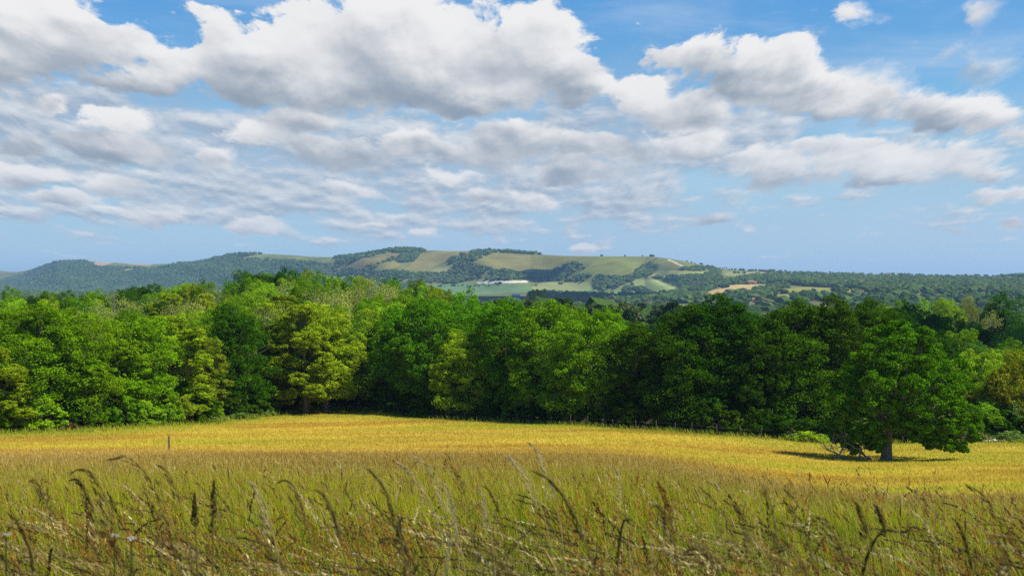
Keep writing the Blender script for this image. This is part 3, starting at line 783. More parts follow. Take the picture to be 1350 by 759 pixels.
# --- undergrowth along the wood's edge
und = []
for px in np.arange(-60, 1400, 19.0):
    if 1130 < px < 1225 and random.random() < .3: continue
    k = random.choice(['shrub_a', 'shrub_b', 'shrub_b'])
    mt = random.choice(['dark', 'oak', 'oak', 'mid']) if px < 430 else random.choice(['dark', 'dark', 'oak'])
    h = random.uniform(1.8, 4.2)
    Y = float(edge(px)) + random.uniform(1.6, 5.0)
    plant(k, 'shrub', at(px, Y), h, h * random.uniform(1.1, 1.6), mt, 'dark leafy bush under the trees along the edge of the meadow', 'shrub', 'bushes under the trees of the wood edge', crown='foliage')
for (px, d, h, w, mt, lab) in [(1248, -1.0, 1.7, 4.2, 'bramble', 'pale green bramble mound right of the lone oak by the fence'), (1268, -.3, 1.5, 3.6, 'bramble', 'low bramble patch between the lone oak and the log heap'),
        (1290, .2, 1.6, 4.0, 'bramble', 'sunny bramble mound behind the left end of the log heap'), (1330, .3, 1.5, 4.0, 'bramble', 'bramble mound at the right end of the log heap'), (318, .4, 1.0, 4.5, 'bramble', 'light green bramble strip where the meadow edge climbs'),
        (345, .4, .9, 4.0, 'bramble', 'low bramble patch under the pale grey tree'), (88, -.2, 1.0, 2.6, 'rust', 'rusty brown bracken clump in the shade at the left wood edge'), (1062, -.2, 1.4, 5.0, 'mid', 'green nettle bank behind the short wooden rail'),
        (282, .2, .8, 3.6, 'bramble', 'small bramble patch right of the sunlit tree')]:
    plant('bramble', 'bramble_bush', at(px, float(edge(px)) + d), h, w, mt, lab, 'bush', crown='foliage')
# ---------------------------------------------------------------- far woods, hedges, houses
def ico():
    import bmesh
    bm = bmesh.new(); bmesh.ops.create_icosphere(bm, subdivisions=2, radius=1.0)
    bm.verts.ensure_lookup_table()
    v = np.array([q.co[:] for q in bm.verts]); f = np.array([[q.index for q in fc.verts] for fc in bm.faces])
    bm.free(); return v, f
ICO_V, ICO_F = ico()

def far_woods():
    g = np.random.default_rng(21)
    # sample the land evenly in the photograph's angles: columns and distance, then keep what lies inside a wood
    n = 900000
    px = g.uniform(-60, 1410, n); Y = g.uniform(2200, 9800, n)
    X = (px - 675) / F * Y
    Z = ground(X, Y)
    ax, ay = project(X, Y, Z)
    # only the slope that faces us
    Z2 = ground(X / Y * (Y - 25), Y - 25)
    _, ay2 = project(X / Y * (Y - 25), Y - 25, Z2)
    dens = np.maximum(ay2 - ay, 0) * 0      # photograph rows covered by 25 m of land here
    vis = ay < ay2 + 0.02
    px_, ay_ = ax + vnoise(X, Y, 140, 2, 3) * 2.0, ay + vnoise(X, Y, 100, 2, 4) * .6
    keep_p = np.zeros(n); hh = np.zeros(n)
    rows = np.clip(ay2 - ay, 0.0, 1.0)
    for poly, d, h in WOODS:
        k = inpoly(px_, ay_, poly) & vis
        # wanted trees per square photograph pixel -> chance per sample
        keep_p[k] = np.maximum(keep_p[k], d); hh[k] = h
    samples_per_px2 = n / 1470.0 * 25 / 7600 / np.maximum(rows, .004)
    p = keep_p / samples_per_px2 * 1.7
    clump = vnoise(X, Y, 260, 3, 5)
    p = p * np.clip(.75 + 1.1 * clump, .12, 1.6)
    for poly, c in FIELDS:
        if c[0] > .15 or c[1] > .2: p[inpoly(ax, ay, poly)] *= .03
    k = g.random(n) < p
    X, Y, Z, h = X[k], Y[k], Z[k], hh[k]
    # hedges: lines in the photograph's angles
    for (x0, y0, x1, y1, m, hgt) in [(855,356,940,356.5,30,7),(832,366.5,862,366.5,14,7),(897,370,940,362,20,8),(893,380,938,376,18,9),(700,377,785,372,18,6),(560,379,700,372,26,6),(1010,376,1040,380,14,9),(425,371,470,366,14,6),(960,360,1040,361,16,6),(1000,356.8,1350,362.5,70,6),(720,336,860,338.2,4,7),
            (890,341.5,1000,356.5,26,6), (850,350,870,338.5,12,6),(940,376,1024,374,24,9),(1125,366,1350,369,40,10),(610,379,660,375.5,10,6), (790,388,880,384,22,8), (700,386,745,386,16,8)]:
        for i in range(m):
            t = g.uniform(); qx = x0 + (x1-x0)*t + g.normal()*.6; qy = y0 + (y1-y0)*t
            Ys = np.linspace(2300, 9500, 700); Xs = (qx - 675) / F * Ys
            _, yy = project(Xs, Ys, ground(Xs, Ys))
            j = np.argmin(np.abs(yy - qy)); 
            X = np.append(X, Xs[j]); Y = np.append(Y, Ys[j]); Z = np.append(Z, ground(Xs[j], Ys[j])); h = np.append(h, hgt * g.uniform(.6, 1.3))
    # the vale between the near wood and the downs
    m = 5200
    Yv = 700 * (2900 / 700) ** g.uniform(0, 1, m); pv = g.uniform(-80, 1430, m)
    Xv = (pv - 675) / F * Yv
    kk = (vnoise(Xv, Yv, 420, 3, 6) + vnoise(Xv, Yv, 90, 1, 7) * .4 > np.where(Yv > 1500, -.05, -.45)) | (pv > 1100)
    X = np.append(X, Xv[kk]); Y = np.append(Y, Yv[kk]); Z = np.append(Z, ground(Xv[kk], Yv[kk])); h = np.append(h, g.uniform(9, 15, kk.sum()))
    n = len(X)
    h = h * g.uniform(.65, 1.25, n)
    w = h * g.uniform(.50, .95, n)
    nv = len(ICO_V)
    V = np.repeat(ICO_V[None], n, 0)
    ph = g.uniform(0, 6.28, (n, 3, 1))
    bump = 1 + .16 * np.sin(V[..., 0] * 4.1 + ph[:, 0]) + .16 * np.sin(V[..., 1] * 4.7 + ph[:, 1]) + .14 * np.sin(V[..., 2] * 5.3 + V[..., 0] * 3 + ph[:, 2]) + .07 * g.normal(size=(n, nv))
    V = V * bump[..., None]
    V[..., 2] = V[..., 2] * .5 + .42
    V = V * np.stack([w, w, h], -1)[:, None] + np.stack([X, Y, Z], -1)[:, None]
    f = (ICO_F[None] + (np.arange(n) * nv)[:, None, None]).reshape(-1, 3)
    base = np.array([[.040, .075, .016], [.055, .095, .020], [.032, .060, .016], [.075, .105, .025], [.09, .095, .035]])[g.choice(5, n, p=[.34, .28, .22, .1, .06])]
    col = np.repeat(base * 1.15 * g.uniform(.75, 1.3, (n, 1)), nv, 0)
    m_, nt, out = new_mat('distant foliage'); N = NT(nt)
    b = N.n('ShaderNodeBsdfDiffuse')
    geo = N.n('ShaderNodeNewGeometry').outputs['Position']
    nz = N.noise(geo, .55, 3.0, 0.7).outputs[0]
    N.link(N.mix(1.0, N.attr('col').outputs['Color'], N.mix(nz, (.35, .35, .35), (1.65, 1.65, 1.65)), 'MULTIPLY'), b.inputs['Color'])
    bp = N.n('ShaderNodeBump'); bp.inputs['Strength'].default_value = 1.0; bp.inputs['Distance'].default_value = 2.0
    N.link(nz, bp.inputs['Height']); N.link(bp.outputs[0], b.inputs['Normal'])
    N.link(b.outputs[0], out.inputs['Surface'])
    o = link(bpy.data.objects.new('distant_woodland', mesh_np('distant_woodland', V.reshape(-1, 3), f, [m_], {'col': col}, False)))
    tag(o, 'hazy blue green woods, hangers and hedges covering the far hills and vale', 'woodland', kind='stuff')
    print('far trees', n)
far_woods()

# woods of the vale at middle distance: sprays of leaf clumps, too many to tell apart
def vale_woods():
    g = np.random.default_rng(33)
    bank = []
    for s in range(5):
        L = lobes_random(np.random.default_rng(100 + s), 13, 10, .5, 14, 'skirt')
        bank.append(crown_geo(np.random.default_rng(200 + s), L, 9, 9, 1.15, .5, core=True)[:3])
    V, Fc, T, C = [], [], [], []
    n0 = 0
    for i in range(900):
        px = g.uniform(-60, 1410); Y = g.uniform(440, 1050)
        if px < 540 and Y < 560: continue
        if 560 < px < 1120 and Y < 520 : continue
        X = (px - 675) / F * Y
        v, f, t = bank[g.integers(5)]
        a = g.uniform(0, 6.28); s = g.uniform(.75, 1.3)
        Rm = np.array([[math.cos(a), -math.sin(a), 0], [math.sin(a), math.cos(a), 0], [0, 0, 1]]) * s
        V.append(v @ Rm.T + np.array([X, Y, float(ground(X, Y))])); Fc.append(f + n0); n0 += len(v)
        T.append(t); c = np.array([[.055, .105, .012], [.04, .08, .012], [.10, .14, .02], [.13, .15, .05]])[g.choice(4, p=[.4, .3, .2, .1])] * g.uniform(.8, 1.25)
        C.append(np.tile(c, (len(v), 1)) * t[:, None])
    m_, nt, out = new_mat('vale foliage'); N = NT(nt)
    d = N.n('ShaderNodeBsdfDiffuse'); t = N.n('ShaderNodeBsdfTranslucent'); mx = N.n('ShaderNodeMixShader'); mx.inputs[0].default_value = .3
    c = N.attr('col').outputs['Color']; N.link(c, d.inputs[0]); N.link(c, t.inputs[0]); N.link(d.outputs[0], mx.inputs[1]); N.link(t.outputs[0], mx.inputs[2]); N.link(mx.outputs[0], out.inputs[0])
    o = link(bpy.data.objects.new('vale_woodland', mesh_np('vale_woodland', np.concatenate(V), np.concatenate(Fc), [m_], {'col': np.concatenate(C)})))
    tag(o, 'dense green woodland filling the vale beyond the meadow trees', 'woodland', kind='stuff')
vale_woods()

def flat_mat(name, c, rough=.8, c2=None, sc=.6):
    m, nt, out = new_mat(name); N = NT(nt)
    b = N.n('ShaderNodeBsdfPrincipled'); b.inputs['Roughness'].default_value = rough
    nz = N.noise(N.n('ShaderNodeTexCoord').outputs['Object'], sc, 5.0, .6).outputs[0]
    c2 = c2 or tuple(q * .7 for q in c)
    N.link(N.mix(nz, c2, c), b.inputs['Base Color'])
    N.link(b.outputs[0], out.inputs['Surface'])
    return m

# poplars in the vale
for i, (px, h, w) in enumerate([(699, 15, 4.5), (703.5, 19, 5), (708.5, 20, 5), (713, 16, 5), (717.5, 21, 5)]):
    Y = 1500 + i * 25
    p = at(px, Y); ztop = (379.5 - (380.5 - (h - 15) * .55)) / F * Y
    plant('tall_b', 'poplar_tree', p, ztop - p.z, 9.0, 'dark', 'tall dark narrow poplar standing in the vale before the chalk white field', 'tree', 'row of poplars in the vale')

WM = {'white': flat_mat('whitewashed wall', (.75, .72, .66)), 'pink': flat_mat('pinkish brick wall', (.52, .33, .26)), 'brick': flat_mat('red brick wall', (.38, .20, .13)), 'grey': flat_mat('grey sheeting', (.42, .43, .44)),
      'tile': flat_mat('red clay tiles', (.33, .13, .07)), 'slate': flat_mat('slate roof', (.15, .16, .18)), 'glass': flat_mat('dark window glass', (.03, .035, .04), .2), 'palero': flat_mat('pale sheet roof', (.62, .63, .62))}
def box(x0, x1, y0, y1, z0, z1):
    v = np.array([[x, y, z] for x in (x0, x1) for y in (y0, y1) for z in (z0, z1)], float)
    f = np.array([[0,1,3,2],[4,6,7,5],[0,4,5,1],[2,3,7,6],[0,2,6,4],[1,5,7,3]])
    return v, f
def house(px, row, Yr, L, D, H, RH, wall, roof, label, cat='house', name='farmhouse', rz=0., chim=True, win=3):
    Ys = np.linspace(Yr[0], Yr[1], 900); Xs = (px - 675) / F * Ys
    _, yy = project(Xs, Ys, ground(Xs, Ys)); j = int(np.argmin(np.abs(yy - row)))
    p = Vector((Xs[j], Ys[j], float(ground(Xs[j], Ys[j])) - .4))
    r = empty(name, p, rz); tag(r, label, cat)
    v, f = box(-L/2, L/2, -D/2, D/2, 0, H + .4)
    link(bpy.data.objects.new('wall', mesh_np('wall', v, f, [WM[wall]])), r)
    e = .5
    rv = np.array([[-L/2-e, -D/2-e, H+.35], [L/2+e, -D/2-e, H+.35], [L/2+e, D/2+e, H+.35], [-L/2-e, D/2+e, H+.35], [-L/2-e, 0, H+RH+.4], [L/2+e, 0, H+RH+.4]])
    rfm = bpy.data.meshes.new('roof'); rfm.from_pydata(rv.tolist(), [], [(0,1,5,4), (2,3,4,5), (0,4,3), (1,2,5), (3,2,1,0)]); rfm.materials.append(WM[roof])
    ro = link(bpy.data.objects.new('roof', rfm), r)
    if chim:
        v, f = box(L*.28, L*.28+1.0, -.5, .5, H+RH*.5, H+RH+1.8); link(bpy.data.objects.new('chimney', mesh_np('chimney', v, f, [WM['brick']])), ro)
    for i in range(win):
        x = -L/2 + L * (i + .5) / win
        for z in ([1.2] if H < 4 else [1.2, 3.9]):
            v, f = box(x-.6, x+.6, -D/2-.06, -D/2+.1, z, z+1.3); link(bpy.data.objects.new('window', mesh_np('window', v, f, [WM['glass']])), r)
house(990, 374.6, (2500, 5000), 15, 8, 6, 4.5, 'pink', 'tile', 'pinkish farmhouse with a red roof above the yellow field on the right')
house(995.5, 374.4, (2500, 5000), 9, 7, 4, 3.5, 'white', 'tile', 'small whitish house built against the right side of the pink farmhouse', name='cottage')
house(955, 353.8, (2500, 5300), 16, 8, 5, 3, 'white', 'slate', 'white house high on the bare shoulder of the hill', rz=.2)
house(982, 396.5, (1500, 3000), 18, 8, 4.5, 4, 'brick', 'tile', 'red roofed barn low in the vale below the yellow field', 'barn', 'barn', .1, False, 0)
house(997, 398.5, (1500, 3000), 12, 7, 4.5, 3.5, 'brick', 'tile', 'smaller red roofed barn right of the larger one in the vale', 'barn', 'barn', -.2, False, 0)
house(1095, 361.2, (3000, 5300), 26, 10, 4, 2.5, 'grey', 'palero', 'long pale roofed shed on the right skyline ridge, left one', 'shed', 'farm_shed', .05, False, 0)
house(1110, 362.0, (3000, 5300), 30, 12, 4.5, 2.5, 'white', 'slate', 'long white walled shed in the middle of the skyline farm', 'shed', 'farm_shed', -.05, False, 0)
house(1128, 362.2, (3000, 5300), 22, 10, 4, 3, 'brick', 'tile', 'red brick farm building at the right end of the skyline farm', 'barn', 'barn', .1, False, 2)
house(1147, 363.2, (3000, 5300), 18, 8, 4, 2.5, 'white', 'slate', 'white cottage on the skyline ridge right of the farm sheds', name='cottage', win=3)
house(838, 393.8, (1200, 4200), 14, 8, 4.5, 3.5, 'white', 'slate', 'white walled house among the vale trees below the green fields')
house(850, 394.6, (1200, 4200), 16, 8, 4.5, 3.5, 'brick', 'tile', 'red brick house beside the white one in the vale', name='village_house')
house(869, 394.2, (1200, 4200), 12, 7, 4.5, 3.5, 'pink', 'tile', 'pinkish village house right of the brick house in the vale', name='village_house')
house(680, 390.6, (1200, 4200), 22, 9, 4, 2.5, 'grey', 'palero', 'pale roofed shed in the vale just left of the poplars', 'shed', 'farm_shed', 0, False, 0)
house(468, 369, (3000, 6500), 14, 8, 5, 3, 'white', 'slate', 'tiny white farmhouse beside the green field at the hill foot')

# ---------------------------------------------------------------- air
def haze():
    m, nt, out = new_mat('hazy air'); N = NT(nt)
    v = N.n('ShaderNodeVolumePrincipled')
    v.inputs['Color'].default_value = (.44, .71, 1.0, 1); v.inputs['Density'].default_value = HAZE; v.inputs['Anisotropy'].default_value = 0.2
    N.link(v.outputs[0], out.inputs['Volume'])
    vv, f = box(-13000, 13000, -1500, 16000, -62, 205)
    o = link(bpy.data.objects.new('haze', mesh_np('haze', vv, f, [m]))); tag(o, kind='stuff', label='thin blue summer haze lying over the vale and the hills', cat='haze')
HAZE = 5.2e-5
haze()
# ---------------------------------------------------------------- grass
def grass_mat(name, trans=.45, gloss=.03):
    m, nt, out = new_mat(name); N = NT(nt)
    c = N.attr('col').outputs['Color']
    d = N.n('ShaderNodeBsdfDiffuse'); N.link(c, d.inputs['Color'])
    t = N.n('ShaderNodeBsdfTranslucent'); N.link(c, t.inputs['Color'])
    mx = N.n('ShaderNodeMixShader'); mx.inputs[0].default_value = trans
    N.link(d.outputs[0], mx.inputs[1]); N.link(t.outputs[0], mx.inputs[2])
    N.link(mx.outputs[0], out.inputs['Surface'])
    return m
GM = grass_mat('grass blades')
GG = np.random.default_rng(55)

def scatter(y0, y1, density, half=.46, side=3.0):
    """random points of the field between two distances, a little wider than the view"""
    area = (half * (y1**2 - y0**2)) + 2 * side * (y1 - y0)
    n = int(area * density)
    w0, w1 = half * y0 + side, half * y1 + side
    t = GG.uniform(0, 1, n)
    # width grows with the distance
    q = w0 / max(w1 - w0, 1e-6)
    s = np.sqrt(q*q + t * (1 + 2*q)) - q
    Y = y0 + (y1 - y0) * s
    X = GG.uniform(-1, 1, n) * (half * Y + side)
    return X, Y

def blades(X, Y, h, w, lean, curl, col_lo, col_hi, segs=3, az=None):
    """curved tapering strips; lean = metres the tip goes sideways (vector n,2)"""
    n = len(X); Z = ground(X, Y) - .02
    a = GG.uniform(0, 6.28, n) if az is None else az
    side = np.stack([np.cos(a), np.sin(a), np.zeros(n)], -1)
    V = []; C = []
    for i in range(segs + 1):
        t = i / segs
        c = np.stack([X + lean[:, 0] * t ** curl, Y + lean[:, 1] * t ** curl, Z + h * (t - .22 * np.minimum(1, np.hypot(lean[:, 0], lean[:, 1]) / h) * t * t)], -1)
        ww = (w * (1 - .92 * t ** 1.6) * .5)[:, None]
        V += [c - side * ww, c + side * ww]
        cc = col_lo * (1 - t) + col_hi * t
        C += [cc, cc]
    V = np.stack(V, 1); C = np.stack(C, 1)
    k = 2 * (segs + 1)
    f = np.array([[2*i, 2*i+1, 2*i+3, 2*i+2] for i in range(segs)])
    Fq = (f[None] + (np.arange(n) * k)[:, None, None]).reshape(-1, 4)
    tip = np.stack([X + lean[:, 0], Y + lean[:, 1], Z + h * (1 - .22 * np.minimum(1, np.hypot(lean[:, 0], lean[:, 1]) / h))], -1)
    d = unit(np.stack([lean[:, 0] * curl, lean[:, 1] * curl, h * 1.0], -1))
    return V.reshape(-1, 3), Fq, C.reshape(-1, 3), tip, d

def heads(tip, d, L, w, col):
    """narrow seed heads: two crossed diamonds each"""
    n = len(tip)
    s1 = unit(np.cross(d, GG.normal(size=(n, 3)))); s2 = np.cross(d, s1)
    V = []
    for s in (s1, s2):
        V += [tip - d * (L * .25)[:, None], tip + d * (L * .25)[:, None] - s * (w * .5)[:, None], tip + d * (L * .9)[:, None], tip + d * (L * .25)[:, None] + s * (w * .5)[:, None]]
    V = np.stack(V, 1)
    f = np.array([[0, 1, 2, 3], [4, 5, 6, 7]])
    return V.reshape(-1, 3), (f[None] + (np.arange(n) * 8)[:, None, None]).reshape(-1, 4), np.repeat(col, 8, 0)

def panicles(tip, d, L, col, m=12, sz=.014, spread=.16):
    """open seed heads: many small spikelets along the drooping end of a stalk"""
    n = len(tip)
    t = np.tile(np.linspace(0, 1, m), n); k = np.repeat(np.arange(n), m)
    droop = np.zeros((n, 3)); droop[:, 0] = d[:, 0] * .5; droop[:, 1] = d[:, 1] * .5; droop[:, 2] = -.45
    c = tip[k] + (d[k] * t[:, None] + droop[k] * (t ** 2)[:, None] * .55) * L[k][:, None]
    off = unit(GG.normal(size=(len(k), 3)) + np.array([0, 0, -.4])) * (L[k] * spread * (1.05 - t) * GG.uniform(.3, 1, len(k)))[:, None]
    c = c + off
    ax = unit(d[k] * 1.2 + off / np.maximum(L[k], .01)[:, None] * 3 + GG.normal(size=(len(k), 3)) * .35)
    s1 = unit(np.cross(ax, GG.normal(size=(len(k), 3))))
    l = (sz * GG.uniform(.8, 1.7, len(k)))[:, None]
    V = np.stack([c - ax * l, c - s1 * l * .34, c + ax * l * 1.3, c + s1 * l * .34], 1)
    cc = col[k] * GG.uniform(.75, 1.3, (len(k), 1))
    return V.reshape(-1, 3), np.arange(len(k) * 4).reshape(-1, 4), np.repeat(cc, 4, 0)

class Acc:
    def __init__(self): self.V = []; self.Fq = []; self.C = []; self.n = 0
    def add(self, V, Fq, C): self.V.append(V); self.Fq.append(Fq + self.n); self.C.append(C); self.n += len(V)
    def obj(self, name, label):
        o = link(bpy.data.objects.new(name, mesh_np(name, np.concatenate(self.V), np.concatenate(self.Fq), [GM], {'col': np.concatenate(self.C)})))
        tag(o, label, 'grass', kind='stuff'); print(name, self.n)
        return o
def pick(cols, n, p=None, jit=.22):
    cols = np.array(cols); i = GG.choice(len(cols), n, p=p)
    return cols[i] * GG.uniform(1 - jit, 1 + jit, (n, 1))
def wind(n, base, spread=.6):
    """seed heads lean to the left, away from the breeze"""
    return np.stack([-base * GG.uniform(.15, 1.25, n) + base * spread * GG.normal(size=n) * .5, base * spread * GG.normal(size=n) * .6], -1)

# close to the camera: green blades, straw stalks and open seed heads
def near_grass():
    A = Acc()
    X, Y = scatter(2.2, 15, 420); kp = GG.random(len(X)) < .80 + .45 * vnoise(X, Y, 1.1, 2, 7); X, Y = X[kp], Y[kp]; n = len(X)
    pat = vnoise(X, Y, 2.6, 3, 1)
    lo = pick([(.04, .07, .005), (.07, .085, .007)], n)  # blade feet darkened, self-shade of the sward painted in
    hi = pick([(.42, .47, .014), (.56, .50, .026), (.70, .57, .13), (.24, .34, .010)], n, [.38, .28, .12, .22])
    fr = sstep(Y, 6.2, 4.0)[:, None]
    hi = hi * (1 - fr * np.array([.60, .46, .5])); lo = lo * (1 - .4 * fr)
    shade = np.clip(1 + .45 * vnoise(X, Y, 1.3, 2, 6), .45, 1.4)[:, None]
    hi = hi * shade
    h = GG.uniform(.26, .62, n) * (1 + .40 * pat)
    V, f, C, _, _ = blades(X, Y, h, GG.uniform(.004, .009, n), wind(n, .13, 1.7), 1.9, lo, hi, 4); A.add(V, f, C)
    # broad leaves and flattened dead straw
    X, Y = scatter(2.4, 9, 22); n = len(X)
    c = pick([(.14, .25, .012), (.20, .30, .015), (.30, .24, .05)], n)
    V, f, C, _, _ = blades(X, Y, GG.uniform(.22, .5, n), GG.uniform(.014, .030, n), wind(n, .22, 1.8), 2.0, c * .5, c, 4); A.add(V, f, C)
    X, Y = scatter(2.4, 12, 30); n = len(X)
    c = pick([(.55, .44, .18), (.44, .30, .10), (.62, .54, .30)], n)
    V, f, C, _, _ = blades(X, Y, GG.uniform(.25, .55, n), GG.uniform(.003, .007, n), wind(n, .45, 1.2), 1.5, c * .7, c, 4); A.add(V, f, C)
    # flowering stalks
    X, Y = scatter(2.4, 12, 44); n = len(X)
    pat = vnoise(X, Y, 3.4, 3, 2)
    h = GG.uniform(.46, .82, n) * (1 + .14 * pat)
    st = pick([(.42, .38, .08), (.34, .33, .05), (.55, .47, .20), (.20, .13, .045)], n, [.4, .3, .15, .15])
    V, f, C, tip, d = blades(X, Y, h, GG.uniform(.0025, .004, n), wind(n, .22, 1.2), 2.2, st * .5, st, 5); A.add(V, f, C)
    hc = pick([(.36, .23, .06), (.17, .11, .04), (.52, .38, .12), (.70, .58, .30), (.38, .15, .035)], n, [.36, .22, .22, .05, .15])
    a = GG.random(n) < .6
    V, f, C = panicles(tip[a], d[a], GG.uniform(.09, .2, a.sum()), hc[a], 15, .0075); A.add(V, f, C)
    b = ~a
    V, f, C = heads(tip[b], d[b], GG.uniform(.07, .13, b.sum()), GG.uniform(.007, .013, b.sum()), hc[b]); A.add(V, f, C)
    # arching feathery heads, all bent over by the breeze
    X, Y = scatter(2.3, 7.5, 46, .46, 1.5); kp = vnoise(X, Y, 1.7, 2, 9) > -.35; X, Y = X[kp], Y[kp]; n = len(X)
    h = GG.uniform(.50, .88, n)
    st = pick([(.26, .23, .05), (.34, .30, .07), (.16, .13, .04)], n)
    V, f, C, tip, d = blades(X, Y, h, GG.uniform(.002, .003, n), wind(n, .30, .8), 2.8, st * .5, st, 8); A.add(V, f, C)
    hc = pick([(.10, .075, .03), (.17, .12, .04), (.34, .25, .09), (.50, .40, .17)], n, [.36, .32, .2, .12])
    dd = unit(d * np.array([1.0, 1, .75]) + np.array([-.10, 0, .10]))
    V, f, C = panicles(tip, dd, GG.uniform(.15, .30, n), hc, 44, .0078, .070); A.add(V, f, C)
    # rusty sorrel in loose patches
    X, Y = scatter(3.8, 11, 60); k = (vnoise(X, Y, 3.0, 2, 5) + .45 * sstep(-X / Y, -.1, .2)) > .40; X, Y = X[k], Y[k]; n = len(X)
    h = GG.uniform(.4, .7, n); c = pick([(.38, .13, .025), (.30, .10, .025), (.42, .20, .04)], n)
    V, f, C, tip, d = blades(X, Y, h, np.full(n, .004), wind(n, .1), 1.6, c * .5, c, 3); A.add(V, f, C)
    V, f, C = panicles(tip - d * .16, d, np.full(n, .24), c, 26, .0075, .07); A.add(V, f, C)
    A.obj('meadow_grass', 'long tangled green and straw grass with seed heads filling the foreground')
near_grass()

# the standing hay on the brow: green stems under a haze of pinkish seed heads
def mid_grass():
    A = Acc()
    for (y0, y1, den, ws, hw, hl, hm) in [(13, 24, 170, .0055, .009, .09, .47), (24, 46, 85, .009, .015, .11, .44), (46, 104, 28, .018, .030, .15, .42)]:
        X, Y = scatter(y0, y1, den, .43, 4)
        right = sstep(X / Y, .02, .30)
        lim = 98 - 54 * right
        keep = Y < lim * (.62 + .5 * GG.random(len(X)) ** 1.3 + .10 * vnoise(X, Y, 18, 2, 3)); X, Y = X[keep], Y[keep]; n = len(X)
        pat = vnoise(X, Y, 7.0, 3, 3)
        h = hm * GG.uniform(.72, 1.08, n) * (1 + .12 * pat)
        lo = pick([(.22, .24, .010), (.30, .27, .014)], n); hi = pick([(.54, .50, .022), (.66, .53, .035), (.43, .46, .02)], n)
        V, f, C, tip, d = blades(X, Y, h, GG.uniform(.7, 1.5, n) * ws, wind(n, .075, 1.1), 1.8, lo, hi, 2); A.add(V, f, C)
        k = GG.random(n) < .42 + .42 * sstep(Y, 15, 34)
        far = sstep(Y[k], 12, 40)[:, None]
        hc = pick([(.68, .45, .10), (.70, .51, .13), (.58, .36, .085), (.74, .58, .20)], k.sum()) * (1 + .12 * pat[k])[:, None]
        band_shade = np.clip(np.exp(-((X[k] / Y[k] + .02) / .16) ** 2) * sstep(Y[k], 22, 40) * sstep(Y[k], 95, 60) + .5 * vnoise(X[k], Y[k], 15, 2, 8), 0, 1)[:, None]  # cloud shadow band painted into the seed heads, plus random browning
        hc = hc * (1 - band_shade * np.array([.16, .20, .25]))
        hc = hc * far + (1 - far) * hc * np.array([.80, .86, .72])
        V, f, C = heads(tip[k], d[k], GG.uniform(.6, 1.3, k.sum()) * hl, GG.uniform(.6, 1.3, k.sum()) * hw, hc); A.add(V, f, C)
    A.obj('hay_grass', 'standing hay with a haze of tan seed heads on the brow of the field')
mid_grass()

# the golden meadow beyond, up to the wood
def far_grass():
    A = Acc()
    X, Y = scatter(32, 222, 26, .42, 5)
    E = edge(675 + X / Y * F)
    right = sstep(X / Y, .02, .30)
    keep = (Y < E + 1.2) & (Y > (62 - 30 * right)); X, Y, E = X[keep], Y[keep], E[keep]; n = len(X)
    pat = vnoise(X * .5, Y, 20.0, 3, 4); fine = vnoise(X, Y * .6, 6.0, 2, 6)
    gold = pick([(.64, .46, .055), (.68, .50, .075), (.58, .41, .045), (.62, .50, .075)], n, jit=.12)
    green = pick([(.36, .40, .035), (.44, .44, .04)], n, jit=.14)
    k = np.clip(sstep(E - Y, 26, 3) * .9 + sstep(pat, .0, .6) * .7 + sstep(X / Y, .12, .3) * .28 + .12 * fine, 0, 1)[:, None]
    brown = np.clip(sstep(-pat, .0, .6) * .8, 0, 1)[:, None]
    hi = gold * (1 - k) + green * k
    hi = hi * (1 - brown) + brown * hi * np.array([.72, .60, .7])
    h = GG.uniform(.12, .28, n)
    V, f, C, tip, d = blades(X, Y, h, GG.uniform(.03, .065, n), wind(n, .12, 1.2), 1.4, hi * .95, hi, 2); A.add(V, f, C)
    # rough green margin against the wood
    X, Y = scatter(140, 224, 6.0, .42, 5)
    E = edge(675 + X / Y * F); kk = (Y < E + 2.5) & (Y > E - 2.2 - 3 * GG.random(len(X)) - 5 * sstep(-X / Y, .05, .2) * GG.random(len(X))); X, Y = X[kk], Y[kk]; n = len(X)
    c = pick([(.26, .40, .02), (.36, .44, .03), (.42, .42, .07)], n)
    V, f, C, tip, d = blades(X, Y, GG.uniform(.35, .8, n), GG.uniform(.05, .11, n), wind(n, .2, 1.4), 1.5, c * .6, c, 2); A.add(V, f, C)
    A.obj('golden_grass', 'short golden hay meadow running down to the edge of the wood')
far_grass()

